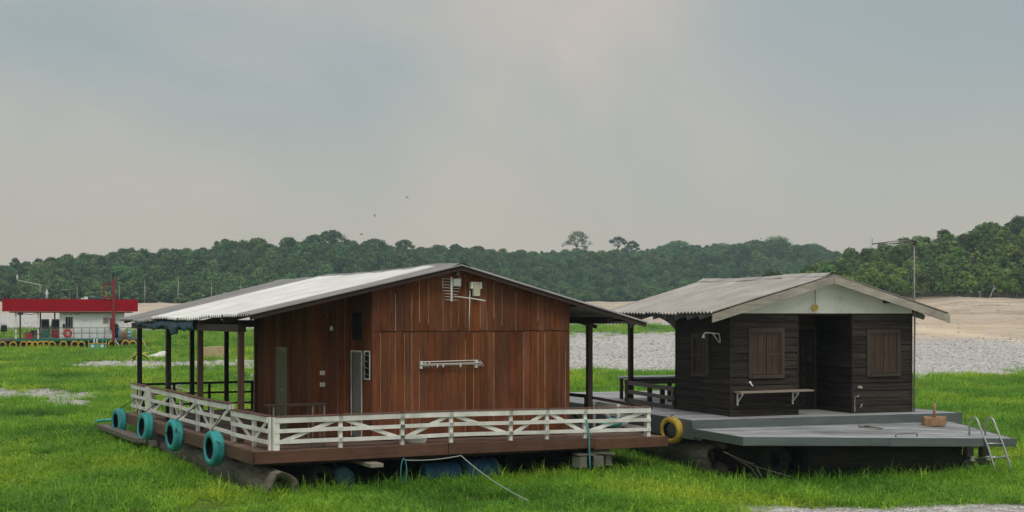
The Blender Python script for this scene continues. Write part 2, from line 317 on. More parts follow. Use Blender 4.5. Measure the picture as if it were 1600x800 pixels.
def cover(x, y):
    """grass, sand weights (the rest is pale gravel)"""
    px, py = px_of(x, y), py_of(x, y)
    n = fbm(x*.22+5, y*.12, 4)-.5; nf = fbm(x*.8+90, y*.5, 4)-.5
    p = py+(n+.5*nf)*np.clip(py-490, 4, 200)*.35
    g = np.ones_like(px)
    far = np.interp(px, [0, 500, 800, 880, 1060, 1250], [516, 514, 512, 507, 509, 583]); g *= sstep(-4, 4, p-far)
    upper = np.interp(px, [0, 600, 880, 1060, 1250], [585, 570, 521, 519, 500]); low = np.interp(px, [500, 700, 880, 1060, 1600], [578, 582, 584, 584, 586])
    band = sstep(-6, 6, p-upper)*sstep(7, -5, p-low)*sstep(520, 640, px); g *= 1-band
    # pale patches in the left meadow
    b1 = np.exp(-((py-570)/7)**2)*sstep(40, 200, px)*sstep(640, 420, px); b2 = np.exp(-((py-622)/13)**2)*sstep(210, 90, px)
    b3 = np.exp(-((py-590)/6)**2)*np.exp(-((px-380)/60)**2)*.8
    g *= 1-.95*sstep(.24, .62, np.maximum(np.maximum(b1, b2), b3)+(nf*1.6+n)*.9*np.clip(3*np.maximum(np.maximum(b1, b2), b3), 0, 1))
    b4 = sstep(786, 793, py+nf*8)*sstep(1060, 1230, px+nf*150); b5 = sstep(792, 797, py+nf*10)*np.exp(-((px-950)/60)**2)
    g *= 1-np.maximum(b4, b5*.35)
    sand = np.where(px < 700, sstep(493, 486, p), np.where(px < 1250, sstep(508, 498, p), sstep(540, 522, p)))
    return np.clip(g, 0, 1), np.clip(sand, 0, 1)
def track(x, y):
    px, py = px_of(x, y), py_of(x, y); return np.exp(-((py-np.interp(px, [1300, 1430, 1600, 1800], [503, 514, 533, 560])+3*(fbm(x*.05, y*.05, 2)-.5))/4.5)**2)*sstep(1280, 1340, px)

cols_ = np.concatenate([np.linspace(-700, -60, 60, False), np.linspace(-60, 1660, 470), np.linspace(1670, 2300, 60)])
rows_ = np.concatenate([np.linspace(-25, 20, 20, False), np.linspace(20, 60, 150, False), 60*(915/60)**np.linspace(0, 1, 230)])
CX, RY = np.meshgrid(cols_, rows_); GX = (CX-800)/F_PX*np.maximum(RY, 60.); GY = RY
GZ = ground(GX, GY); gg, gs = cover(GX, GY)
nr, nc = GX.shape
gm = bpy.data.meshes.new('ground')
idx = np.arange(nr*nc).reshape(nr, nc); quads = np.stack([idx[:-1, :-1], idx[:-1, 1:], idx[1:, 1:], idx[1:, :-1]], -1).reshape(-1, 4)
gm.vertices.add(nr*nc); gm.vertices.foreach_set('co', np.stack([GX, GY, GZ], -1).ravel())
gm.loops.add(quads.size); gm.loops.foreach_set('vertex_index', quads.ravel())
gm.polygons.add(len(quads)); gm.polygons.foreach_set('loop_start', np.arange(0, quads.size, 4)); gm.polygons.foreach_set('loop_total', np.full(len(quads), 4))
gm.update(); gm.validate(); gm.polygons.foreach_set('use_smooth', [True]*len(quads))
mud_shade = np.zeros_like(GX)  # deck footprints, where shade is painted into the ground colour
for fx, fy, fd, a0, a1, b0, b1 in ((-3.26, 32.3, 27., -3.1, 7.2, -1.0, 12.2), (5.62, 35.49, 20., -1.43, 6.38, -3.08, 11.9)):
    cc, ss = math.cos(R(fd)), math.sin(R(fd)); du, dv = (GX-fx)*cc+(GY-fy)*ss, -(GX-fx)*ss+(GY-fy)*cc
    mud_shade = np.maximum(mud_shade, sstep(a0-.1, a0+.3, du)*sstep(a1+.1, a1-.3, du)*sstep(b0-.1, b0+.3, dv)*sstep(b1+.1, b1-.3, dv))
md = gm.attributes.new('mud_shade', 'FLOAT', 'POINT'); md.data.foreach_set('value', mud_shade.ravel().astype('f'))
fl = np.where(((GY > zb_l(px_of(GX, GY))-3) & (px_of(GX, GY) < 1230)) | ((GY > ZB_R-2) & (px_of(GX, GY) > 1190)), 1., 0.)
at = gm.attributes.new('cover', 'FLOAT_COLOR', 'POINT'); at.data.foreach_set('color', np.stack([gg, gs, fl, track(GX, GY)], -1).ravel())
gmat = bpy.data.materials.new('ground_cover'); gmat.use_nodes = True; t = gmat.node_tree; L = t.links.new
b = t.nodes['Principled BSDF']; b.inputs['Roughness'].default_value = .95; b.inputs['Specular IOR Level'].default_value = .1
A = N(t, 'ShaderNodeAttribute'); A.attribute_name = 'cover'; sp = N(t, 'ShaderNodeSeparateColor'); L(A.outputs['Color'], sp.inputs[0])
geo = N(t, 'ShaderNodeNewGeometry')
def noise(scale, detail=4): n = N(t, 'ShaderNodeTexNoise'); n.inputs['Scale'].default_value = scale; n.inputs['Detail'].default_value = detail; L(geo.outputs['Position'], n.inputs['Vector']); return n
def ramp(src, stops):
    r = N(t, 'ShaderNodeValToRGB'); r.color_ramp.elements[0].position = stops[0][0]; r.color_ramp.elements[0].color = (*stops[0][1], 1)
    r.color_ramp.elements[1].position = stops[-1][0]; r.color_ramp.elements[1].color = (*stops[-1][1], 1)
    for p, c in stops[1:-1]: q = r.color_ramp.elements.new(p); q.color = (*c, 1)
    L(src, r.inputs[0]); return r.outputs[0]
def mixc(f, a, c):
    m_ = N(t, 'ShaderNodeMix', data_type='RGBA'); L(f, m_.inputs[0]); L(a, m_.inputs[6]); L(c, m_.inputs[7]); return m_.outputs[2]
vo = N(t, 'ShaderNodeTexVoronoi'); vo.inputs['Scale'].default_value = 5.5; L(geo.outputs['Position'], vo.inputs['Vector'])
vsep = N(t, 'ShaderNodeSeparateColor'); L(vo.outputs['Color'], vsep.inputs[0])
grav = ramp(vsep.outputs[0], [(.0, (.34, .325, .305)), (.35, (.42, .405, .385)), (.75, (.53, .515, .49)), (1, (.66, .645, .62))])
sandc = ramp(noise(.10, 8).outputs[0], [(.3, (.40, .33, .25)), (.5, (.56, .43, .31)), (.7, (.66, .54, .40))])
mb = N(t, 'ShaderNodeMapping'); mb.inputs['Scale'].default_value = (.025, .32, .3); L(geo.outputs['Position'], mb.inputs[0])      # old waterlines along the bank
nb3 = N(t, 'ShaderNodeTexNoise'); nb3.inputs['Scale'].default_value = 1; nb3.inputs['Detail'].default_value = 5; nb3.inputs['Distortion'].default_value = .6; L(mb.outputs[0], nb3.inputs['Vector'])
mbx = N(t, 'ShaderNodeMix', data_type='RGBA', blend_type='MULTIPLY'); mbx.inputs[0].default_value = 1; L(sandc, mbx.inputs[6]); L(ramp(nb3.outputs[0], [(.30, (.55, .55, .56)), (.48, (.95, .95, .95)), (.60, (1.05, 1.03, 1.0)), (.72, (.78, .77, .76))]), mbx.inputs[7]); sandc = mbx.outputs[2]
sand2 = mixc(ramp(noise(1.3, 6).outputs[0], [(.45, (0, 0, 0)), (.62, (.55, .55, .55))]), sandc, grav)
soil = ramp(noise(.8, 6).outputs[0], [(.3, (.035, .065, .012)), (.5, (.06, .11, .018)), (.7, (.11, .17, .026))])
floor = ramp(noise(.3, 5).outputs[0], [(.3, (.03, .035, .015)), (.7, (.09, .075, .045))])
trk = ramp(noise(.6, 5).outputs[0], [(.3, (.62, .50, .37)), (.7, (.74, .62, .48))])
c = mixc(sp.outputs[1], grav, sand2); c = mixc(A.outputs['Alpha'], c, trk); c = mixc(sp.outputs[0], c, soil); c = mixc(sp.outputs[2], c, floor)
A2 = N(t, 'ShaderNodeAttribute'); A2.attribute_name = 'mud_shade'      # bare muddy ground under the decks, darkened to paint their shade in
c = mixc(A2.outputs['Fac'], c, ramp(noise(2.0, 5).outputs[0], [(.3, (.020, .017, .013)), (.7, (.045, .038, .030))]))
L(c, b.inputs['Base Color'])
bp = N(t, 'ShaderNodeBump'); bp.inputs['Strength'].default_value = .5; bp.inputs['Distance'].default_value = .1; L(vo.outputs['Distance'], bp.inputs['Height']); L(bp.outputs[0], b.inputs['Normal'])
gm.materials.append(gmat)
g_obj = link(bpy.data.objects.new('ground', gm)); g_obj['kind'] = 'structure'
def gz(x, y): return float(ground(np.array([x]), np.array([y]))[0])

# ---------------------------------------------------------------- instancing for stuff
def scatter(name, pts, rotz, scl, sources, label):
    """one object: its points each carry one of the source meshes"""
    n = len(pts); me = bpy.data.meshes.new(name); me.vertices.add(n); me.vertices.foreach_set('co', np.asarray(pts, 'f').ravel())
    a = me.attributes.new('rz', 'FLOAT', 'POINT'); a.data.foreach_set('value', np.asarray(rotz, 'f'))
    a = me.attributes.new('sc', 'FLOAT_VECTOR', 'POINT'); a.data.foreach_set('vector', np.asarray(scl, 'f').ravel())
    a = me.attributes.new('pick', 'INT', 'POINT'); a.data.foreach_set('value', np.random.RandomState(n).randint(0, len(sources), n).astype('i'))
    o = link(bpy.data.objects.new(name, me)); o['kind'] = 'stuff'; o['label'] = label
    c = bpy.data.collections.new(name+'_sources')
    for i, s in enumerate(sources): c.objects.link(bpy.data.objects.new('%s_source_%02d' % (name, i), s))
    ng = bpy.data.node_groups.new(name, 'GeometryNodeTree'); ng.interface.new_socket('Geometry', in_out='INPUT', socket_type='NodeSocketGeometry'); ng.interface.new_socket('Geometry', in_out='OUTPUT', socket_type='NodeSocketGeometry')
    gi, go = N(ng, 'NodeGroupInput'), N(ng, 'NodeGroupOutput'); iop = N(ng, 'GeometryNodeInstanceOnPoints'); ci = N(ng, 'GeometryNodeCollectionInfo')
    ci.inputs['Collection'].default_value = c; ci.inputs['Separate Children'].default_value = True; ci.inputs['Reset Children'].default_value = True
    def attr(nm, dt): q = N(ng, 'GeometryNodeInputNamedAttribute'); q.data_type = dt; q.inputs['Name'].default_value = nm; return q.outputs[0]
    cx = N(ng, 'ShaderNodeCombineXYZ'); ng.links.new(attr('rz', 'FLOAT'), cx.inputs[2])
    er = N(ng, 'FunctionNodeEulerToRotation'); ng.links.new(cx.outputs[0], er.inputs[0])
    ng.links.new(gi.outputs[0], iop.inputs['Points']); ng.links.new(ci.outputs[0], iop.inputs['Instance']); iop.inputs['Pick Instance'].default_value = True
    ng.links.new(attr('pick', 'INT'), iop.inputs['Instance Index']); ng.links.new(er.outputs[0], iop.inputs['Rotation']); ng.links.new(attr('sc', 'FLOAT_VECTOR'), iop.inputs['Scale'])
    ng.links.new(iop.outputs[0], go.inputs[0])
    mod = o.modifiers.new('scatter', 'NODES'); mod.node_group = ng
    return o
def np_mesh(name, v, quads, mats, mi=None):
    me = bpy.data.meshes.new(name); k = quads.shape[1]
    me.vertices.add(len(v)); me.vertices.foreach_set('co', np.asarray(v, 'f').ravel()); me.loops.add(quads.size); me.loops.foreach_set('vertex_index', quads.ravel().astype('i'))
    me.polygons.add(len(quads)); me.polygons.foreach_set('loop_start', np.arange(0, quads.size, k).astype('i')); me.polygons.foreach_set('loop_total', np.full(len(quads), k, 'i'))
    for m in mats: me.materials.append(m)
    if mi is not None: me.polygons.foreach_set('material_index', mi)
    me.update(); return me

# ---------------------------------------------------------------- frames of the floating houses
HA = Frame(-3.26, 32.3, .8, 27.0)      # brown house: left foot of its front wall, deck level
HB = Frame(5.62, 35.49, 1.137, 20.0, 1.1)    # dark house: left foot of its front wall, deck level
GS = Frame(-46.8, 127.0, 1.64, 18.5)   # fuel station: left front corner, deck level

# ================================================================ BROWN FLOATING HOUSE
house = thing('floating_house', 'brown plank floating house with a pale corrugated roof and white deck railing', 'house', HA.o, HA.yaw)
RU, RW, SL, SR = 2.15, 4.13, .228, .263
UE_L, UE_R, RV0, RV1 = -3.07, 7.40, -.36, 14.0
def roof_w(u, v):
    if u <= RU:
        f = (RU-u)/(RU-UE_L); w = RW-SL*(RU-u)-.006*(v+.3)*f-.07*math.exp(-((v-5.4)/1.6)**2)*f*f-.05*math.exp(-((v-10.5)/1.2)**2)*f*f
    else: w = RW-SR*(u-RU)
    if v > 9.5: w -= .05          # the older rear part lies a little lower
    return w+.05*math.exp(-((v-1.2)/1.0)**2)*math.exp(-((u-RU)/1.2)**2)-.03*math.exp(-((v-6)/2.0)**2)*math.exp(-((u-RU)/1.5)**2)
def sag(u): return -.075*min(1, max(0, (u-2)/5.3))
# deck
deck = bx('deck', (-3.15, -1.24, -.27), (7.22, 12.24, -.13), 'dark_wood', house)
def dchild(o):                      # deck's origin is not the house's: shift
    o.location = Vector(o.location)-Vector(deck.location); return o
v = -1.3; k = 0
while v < 12.28:
    w_ = .15+rnd.uniform(-.008, .008); v1 = min(v+w_, 12.3)
    um = 1.9+rnd.choice([-1.5, 0, 1.2, 2.0])
    for a, b_ in ((-3.2+rnd.uniform(-.01, .03), um-.004), (um+.004, 7.28+rnd.uniform(-.03, .04))):
        dz = rnd.uniform(-.006, .003)
        o = beam('plank', (a, (v+v1)/2, sag(a)-.02+dz), (b_, (v+v1)/2, sag(b_)-.02+dz), v1-v-.010, .04, 'plank', deck); dchild(o)
    v = v1
for v in np.arange(-.9, 12.2, .9): dchild(bx('joist', (-3.12, v, -.13), (7.1, v+.08, -.117), 'dark_wood', deck))
for a, b_, j in ((-3.22, 1.33, 0), (1.345, 5.2, .008), (5.21, 7.33, -.006)):
    hexa('fascia_board', [(a, -1.36, sag(a)-.262+j), (b_, -1.36, sag(b_)-.235+j-(.02 if a < 0 else 0)), (b_, -1.312, sag(b_)-.235+j), (a, -1.312, sag(a)-.262+j),
                          (a, -1.36, sag(a)+j-.005), (b_, -1.36, sag(b_)+j-.005), (b_, -1.312, sag(b_)+j-.005), (a, -1.312, sag(a)+j-.005)], 'fascia', house)
vs_ = [-1.30, 1.7, 4.4, 7.2, 9.9, 12.34]
for i in range(5):
    a, b_, j = vs_[i], vs_[i+1]-.012, rnd.uniform(-.02, .012)
    hexa('fascia_board', [(-3.262, a, -.27+j), (-3.214, a, -.27+j), (-3.214, b_, -.27+j*.4), (-3.262, b_, -.27+j*.4), (-3.262, a, .002+j), (-3.214, a, .002+j), (-3.214, b_, .002+j*.4), (-3.262, b_, .002+j*.4)], 'fascia', house)
bx('fascia_board', (7.30, -1.30, -.34), (7.34, 12.3, -.078), 'fascia', house)
bx('fascia_board', (-3.2, 12.31, -.27), (7.2, 12.35, -.0), 'fascia', house)
# floats under the deck
def log(name, p, q, r, m, parent, seed, hollow=True, sides=18, seg=14):
    rs = random.Random(seed); p, q = Vector(p), Vector(q); d = q-p; pts, vs, fs = [], [], []
    ax = d.normalized(); a = ax.cross(Vector((0, 0, 1))).normalized(); b = ax.cross(a)
    ph = [rs.uniform(0, 6.28) for _ in range(6)]
    rings = []
    def ring(t, f, jit=0):
        out_ = []
        for k in range(sides):
            th = 2*math.pi*k/sides
            rr = r*f*(1+.07*math.sin(3*th+ph[0]+t*5)+.05*math.sin(5*th+ph[1]-t*9)+.03*math.sin(2*th+ph[2]+t*20)+rs.uniform(-.03, .03))
            out_.append(p+d*t+ax*(rs.uniform(-jit, jit))+a*math.cos(th)*rr+b*math.sin(th)*rr)
        return out_
    rings.append(ring(.035, .30)); rings.append(ring(.012, .62, .02)); rings.append(ring(0, .93, .07))
    for i in range(1, seg+1): rings.append(ring(i/seg, 1-.1*i/seg))
    rings.append(ring(1, .4))
    for rg in rings: vs += rg
    for i in range(len(rings)-1):
        for k in range(sides): fs.append((i*sides+k, i*sides+(k+1) % sides, (i+1)*sides+(k+1) % sides, (i+1)*sides+k))
    fs.append(tuple(range(sides))); fs.append(tuple((len(rings)-1)*sides+k for k in range(sides-1, -1, -1)))
    return mesh_obj(name, vs, fs, m, parent, smooth=True)
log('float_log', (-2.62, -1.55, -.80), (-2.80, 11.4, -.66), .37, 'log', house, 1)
log('float_log', (-1.55, -1.05, -.76), (-1.7, 11.2, -.66), .34, 'log_shaded', house, 2)
log('float_log', (3.6, .4, -.66), (3.6, 11.4, -.64), .34, 'log_shaded', house, 3)
log('float_log', (6.1, .6, -.70), (6.1, 11.4, -.66), .34, 'log_shaded', house, 4)
for v in (-.6, 2.4, 5.6, 8.8, 11.6): bx('cross_beam', (-3.0, v, -.40), (6.9, v+.16, -.272), 'dark_wood', house)
for i, v in enumerate((1.0, 4.2, 7.4, 10.4)): bx('float_block', (-3.05, v, -.42), (-2.7, v+.3, -.272), 'dark_wood', house)
bx('bumper_beam', (-3.75, 8.2, -.56), (-3.45, 13.9, -.44), 'grey_rail', house)
bx('bumper_beam', (-3.42, 8.0, -.66), (-3.2, 12.6, -.50), 'grey_rail', house)
bx('plank_end', (-.72, -1.75, -.42), (-.42, .5, -.34), 'bench', house)

# walls: each wall is a backing with its boards as pieces
def vboards(wall, a0, a1, wtop, fixed, side, openings=(), wmin=0.012, wdt=.2, m='board', split=None):
    """vertical boards; side 'f' faces -v at v=fixed, side 'l' faces -u at u=fixed; wtop(a) is the roof's underside"""
    a = a0; T = .024
    while a < a1-.02:
        w_ = min(wdt*rnd.uniform(.86, 1.15), a1-a)
        if a1-a-w_ < .07: w_ = a1-a
        g = rnd.uniform(.002, .006); b0, b1 = a+g, a+w_-g; mid = (b0+b1)/2
        spans = [(wmin, None)]
        for (o0, o1, q0, q1) in openings:
            if o0-.03 < mid < o1+.03: spans = [(wmin, q0), (q1, None)] if q0 > .03 else [(q1, None)]
        if split is not None: sj = split+rnd.uniform(-.012, .012); spans = [(wmin, sj-.008-rnd.uniform(0, .012)), (sj+.008, None)]
        for lo, hi in spans:
            h0, h1 = (wtop(b0), wtop(b1)) if hi is None else (hi, hi)
            if hi is not None and hi-lo < .05: continue
            dv = rnd.uniform(-.005, .005)
            poly = [(b0, lo), (b1, lo), (b1, h1), (b0, h0)]
            if abs(b0-RU)*abs(b1-RU) > 0 and b0 < RU < b1 and hi is None: poly = [(b0, lo), (b1, lo), (b1, h1), (RU, wtop(RU)), (b0, h0)]
            prism('board', poly, fixed-T+dv, fixed-.004, m, wall, 'y' if side == 'f' else 'x')
            if side == 'f' and rnd.random() < .55 and a > a0:
                y0 = lo+rnd.uniform(0, .3) if rnd.random() < .4 else lo; y1 = (min(h0, h1)-.03)-(rnd.uniform(0, .8) if rnd.random() < .4 else 0)
                bx('joint_filler', (a-rnd.uniform(.006, .010), fixed-T-.005, y0), (a+rnd.uniform(.005, .009), fixed-.003, y1), 'filler', wall)
        a += w_
ru = lambda u, v=0: roof_w(u, v)-.055
wall = prism('front_wall', [(0, 0), (5.27, 0), (5.27, ru(5.27)), (RU, ru(RU)), (0, ru(0))], 0, .05, 'backing', house); wall.location = (0, 0, 0)
def recenter(o, d):
    for vtx in o.data.vertices: vtx.co += d
ctr = Vector(((0+5.27+5.27+RU+0)/5, .025, (0+0+ru(5.27)+ru(RU)+ru(0))/5)); recenter(wall, ctr)
vboards(wall, 0, 5.27, lambda u: ru(u)-.004, 0, 'f', split=2.555)
bx('corner_board', (-.024, -.024, .005), (.0, .0, ru(0)-.02), 'board', wall)
def plain_wall(name, lo, hi): return mesh_obj(name, box_geo([(a+b)/2 for a, b in zip(lo, hi)], [b-a for a, b in zip(lo, hi)])[0], BOXF, 'backing', house)
rw_ = plain_wall('return_wall', (.002, .052, 0), (.05, 1.5, ru(0)-.02))
vboards(rw_, .03, 1.5, lambda v: ru(0, v)-.02, .002, 'l', openings=((.62, 1.34, 0, 2.08), (.1, .48, 1.42, 2.1)))
ww = plain_wall('wing_wall', (-.98, 1.5, 0), (.0, 1.55, ru(-.98)-.03))
vboards(ww, -.98, -.03, lambda u: ru(u, 1.5)-.02, 1.5, 'f')
lw = plain_wall('side_wall', (-.975, 1.552, 0), (-.93, 6.0, ru(-.98)-.06))
vboards(lw, 1.5, 6.0, lambda v: ru(-.98, v)-.03, -.975, 'l', openings=((3.33, 4.27, 0, 2.12),))
plain_wall('back_wall', (-.93, 5.95, 0), (5.27, 6.0, ru(5.27)-.05)); plain_wall('side_wall', (5.22, .052, 0), (5.27, 5.95, ru(5.27)-.03))
bx('corner_post', (-1.06, 5.94, 0), (-.97, 6.05, 2.9), 'brown_post', house)
# doors and windows
d = bx('door', (-.012, .64, .02), (.0, 1.31, 2.05), 'grey_door', house)
for lo, hi in (((-.006-.03, -.67/2-.04, -1.015), (.008-.03, -.67/2, 1.06)), ((-.036, .67/2, -1.015), (-.022, .67/2+.04, 1.06)), ((-.036, -.375, 1.02), (-.022, .375, 1.06))): bx('door_frame', lo, hi, 'white_paint', d)
d = bx('door', (-.985, 3.36, .02), (-.965, 4.24, 2.10), 'olive_door', house); d['label'] = 'olive slatted door in the shaded porch wall'
for i in range(5): bx('slat', (-.03, -.38+i*.165, -.98), (-.012, -.38+i*.165+.10, .96), 'olive_door', d)
for a in (-.46, .42): bx('door_frame', (-.035, a, -1.03), (-.004, a+.04, 1.05), 'olive_door', d)
bx('door_frame', (-.035, -.46, 1.01), (-.004, .46, 1.07), 'olive_door', d)
tube('handle', [(-.03, -.3, 0), (-.09, -.3, 0), (-.09, -.18, 0)], .015, 'metal', d, 6)
wn = bx('louvre_window', (-.008, .12, 1.44), (.0, .46, 2.08), 'void', house)
for lo, hi in (((-.03, -.19, -.33), (-.014, -.16, .33)), ((-.03, .16, -.33), (-.014, .19, .33)), ((-.03, -.19, .31), (-.014, .19, .34)), ((-.03, -.19, -.34), (-.014, .19, -.31))): bx('frame', lo, hi, 'white_paint', wn)
for i in range(4): box('louvre', (-.055, 0, -.22+i*.15), (.13, .3, .008), 'glass', wn, (0, R(25), 0))
bx('transom_opening', (-.03, .66, 2.35), (-.02, 1.26, 3.0), 'void', house)
# structure of roof and porch
for v, m in ((1.2, 'brown_post'), (4.93, 'brown_post'), (8.45, 'black_post'), (12.2, 'black_post')): bx('post', (-2.86, v-.065, .004), (-2.73, v+.065, 2.6), m, house)
for u in (-1.2, -.12, 1.6, 3.4): bx('post', (u-.06, 12.14, .004), (u+.06, 12.26, 2.62), 'black_post', house)
for v in (.95, 5.0, 8.7, 12.2): bx('post', (6.34, v-.065, -.06), (6.47, v+.065, 2.75), 'dark_wood', house)
bx('eave_beam', (-2.89, 1.1, 2.55), (-2.70, 12.9, 2.72), 'dark_wood', house)
bx('eave_beam', (6.33, -.1, 2.74), (6.48, 12.9, 2.90), 'dark_wood', house)
bx('tie_beam', (-2.7, 12.1, 2.58), (6.3, 12.28, 2.80), 'black_post', house)
for v in (6.3, 9.2): bx('tie_beam', (-2.7, v, 2.62), (-.99 if v < 6 else 6.3, v+.10, 2.78), 'dark_wood', house)
for u in (-2.2, -1.3, -.35, .6, 1.5, 2.8, 3.7, 4.6, 5.5, 6.9):
    o = beam('purlin', (u, -.30, roof_w(u, -.3)-.065), (u, 13.3, roof_w(u, 13.3)-.065), .06, .06, 'dark_wood', house)
for v in (-.30, 13.35):
    for a, b_ in ((UE_L+.05, RU), (UE_R-.05, RU)): beam('verge_rafter', (a, v, roof_w(a, v)-.075), (b_, v, roof_w(b_, v)-.075), .04, .10, 'dark_wood', house)
for v in (2.1, 4.4, 6.7, 9.0, 11.3):
    for a, b_ in ((UE_L+.1, RU), (UE_R-.1, RU)): beam('rafter', (a, v, roof_w(a, v)-.15), (b_, v, roof_w(b_, v)-.15), .06, .10, 'dark_wood', house)
# corrugated roof
def sheets(roof, v0, v1, n, ue, ur, wf, mats, pitch, amp, lap=.05, seg=5, seed=1):
    rs = random.Random(seed); st = (v1-v0)/n
    for i in range(n):
        a, b_ = v0+i*st-(lap if i else 0), v0+(i+1)*st; m = max(8, int((b_-a)/pitch*6)); vs, fs = [], []; dz = .006*(i % 2)+rs.uniform(-.004, .004); dl = rs.uniform(-.04, .03); ts = rs.uniform(-.012, .012)
        for j in range(seg+1):
            u = ur+(ue+dl-ur)*j/seg
            for k in range(m+1):
                vv = a+(b_-a)*k/m; vs.append((u, vv, wf(u, vv)+amp*math.sin(2*math.pi*vv/pitch)+dz+ts*(k/m-.5)))
        for j in range(seg):
            for k in range(m): fs.append((j*(m+1)+k, j*(m+1)+k+1, (j+1)*(m+1)+k+1, (j+1)*(m+1)+k))
        nb = len(vs)                        # underside, so that the sheet has its thickness
        vs += [(x, y, z-.012) for x, y, z in vs]; fs += [tuple(q+nb for q in reversed(f)) for f in fs]
        e0 = [seg*(m+1)+k for k in range(m+1)]; fs += [(e0[k], e0[k+1], e0[k+1]+nb, e0[k]+nb) for k in range(m)]
        for k in (0, m): fs += [(j*(m+1)+k, (j+1)*(m+1)+k, (j+1)*(m+1)+k+nb, j*(m+1)+k+nb) for j in range(seg)]
        mesh_obj('sheet', vs, fs, mats[i] if isinstance(mats, list) else mats, roof, smooth=False)
def ridge_cap(roof, v0, v1, n, ur, wf, m, half=.24):
    for i in range(n):
        a, b_ = v0+(v1-v0)*i/n-(.03 if i else 0), v0+(v1-v0)*(i+1)/n; up = .032+.008*(i % 2); vs = []
        for vv in (a, b_):
            vs += [(ur-half, vv, wf(ur-half, vv)+up-.01), (ur-.06, vv, wf(ur, vv)+up+.01), (ur+.06, vv, wf(ur, vv)+up+.01), (ur+half, vv, wf(ur+half, vv)+up-.01)]
        mesh_obj('ridge_tile', vs, [(0, 1, 5, 4), (1, 2, 6, 5), (2, 3, 7, 6)], m, roof)
roof = mesh_obj('roof', box_geo((RU, (RV0+RV1)/2, RW-.09), (.05, RV1-RV0-.1, .1))[0], BOXF, 'dark_wood', house)
mats_ = ['roof_grey']+['roof_white']*8+['roof_grey']*4  # first sheet: shade of its tilt painted in as grey; last four older
sheets(roof, RV0, RV1, 13, UE_L, RU, roof_w, mats_, .177, .036, seed=2)
sheets(roof, RV0, RV1, 13, UE_R, RU, roof_w, ['roof_grey']*13, .177, .036, seed=3)
ridge_cap(roof, RV0, RV1, 12, RU, roof_w, 'roof_grey')
# railings
def railing(name, posts, h, wh, m='white_paint', diag=None, ends=(.14, .10), off=(0, -1), cap=True, rails=(.93, .60, .255), rh=(.115, .085, .085), thick=.03, pw=.085):
    """posts: (u, v, base); off: outward direction of the rail boards"""
    root = mesh_obj(name, [], [], m, house)
    ox, oy = off; P = [Vector(p) for p in posts]
    vs, fs = [], []
    if cap:
        parts = []
        for a, b_ in zip(P, P[1:]):
            a2, b2 = a+Vector((ox*.02, oy*.02, wh(a)+.018)), b_+Vector((ox*.02, oy*.02, wh(b_)+.018)); d = (b2-a2).normalized(); s = Vector((-d.y, d.x, 0))*.075; up = Vector((0, 0, .022))
            a2 -= d*.03; b2 += d*.03
            parts.append(([a2-s, b2-s, b2+s, a2+s, a2-s+up, b2-s+up, b2+s+up, a2+s+up], BOXF))
        v_, f_ = join(parts); root.data.from_pydata(v_, [], f_); root.data.materials.clear(); root.data.materials.append(M['cap'])
    else:
        v_, f_ = box_geo(P[0]+Vector((0, 0, .02)), (.1, .1, .03)); root.data.from_pydata(v_, [], f_)
    root.data.update()
    for i, p in enumerate(P):
        w = ends[0] if i == 0 else (ends[1] if i == len(P)-1 else pw)
        bx('post', (p.x-w/2, p.y-w/2, p.z+.002), (p.x+w/2, p.y+w/2, p.z+wh(p)+.012), m, root)
    for a, b_ in zip(P, P[1:]):
        d = (b_-a).normalized()
        for f, hh in zip(rails, rh):
            o = Vector((ox, oy, 0))*(.065 if True else 0)
            beam('rail', a-d*.06+o+Vector((0, 0, wh(a)*f+rnd.uniform(-.008, .008))), b_+d*.045+o+Vector((0, 0, wh(b_)*f+rnd.uniform(-.008, .008))), thick, hh, m, root)
    for (i, f0, j, f1) in diag or ():
        a, b_ = P[i], P[j]; o = Vector((ox, oy, 0))*.028; d = (b_-a).normalized()*.05
        beam('brace', a+d+o+Vector((0, 0, wh(a)*f0)), b_-d+o+Vector((0, 0, wh(b_)*f1)), .022, .085, m, root)
    return root
fp = [-2.71, -1.233, .246, 1.458, 3.0, 3.97, 5.02, 6.83]
railing('front_railing', [(u, -1.2, sag(u)) for u in fp], .71, lambda p: .705, diag=[(0, .22, 1, .9), (1, .9, 2, .22), (2, .22, 3, .9), (3, .9, 4, .22), (4, .22, 5, .9), (5, .9, 6, .22), (6, .22, 7, .9)])
railing('side_railing', [(-2.83, -1.15, 0), (-2.86, -.1, 0), (-2.93, 1.25, 0)], .72, lambda p: .715, off=(-1, 0), diag=[(0, .9, 1, .2), (1, .2, 2, .92)], ends=(.06, .06))
pv = [1.36, 3.2, 4.55, 6.3, 7.4, 9.7]
railing('side_railing', [(-2.95, v, 0) for v in pv], .86, lambda p: .86-.03*math.exp(-((p.y-4)/1.5)**2), off=(-1, 0), ends=(.05, .12), diag=[(0, .92, 1, .2), (1, .2, 2, .9), (2, .9, 3, .2), (3, .2, 4, .9), (4, .9, 5, .2)])
railing('side_railing', [(-2.95, 10.35, 0), (-2.95, 11.4, 0), (-2.95, 12.3, 0)], .86, lambda p: .86, off=(-1, 0), ends=(.12, .06), diag=[(0, .9, 1, .2), (1, .2, 2, .9)])
railing('end_railing', [(6.86, -1.05, sag(7)), (6.9, .35, sag(7)), (6.92, 1.6, sag(7))], .7, lambda p: .70, off=(1, 0), cap=False, ends=(.06, .08), diag=[(0, .9, 1, .2), (1, .2, 2, .9)])
railing('back_railing', [(-2.7, 12.2, 0), (-1.75, 12.2, 0), (-.66, 12.2, 0), (.7, 12.2, 0), (2.4, 12.2, 0)], .85, lambda p: .88, m='black_post', off=(0, 1), cap=False, ends=(.07, .07), pw=.07, rh=(.07, .06, .06), rails=(.97, .62, .24))
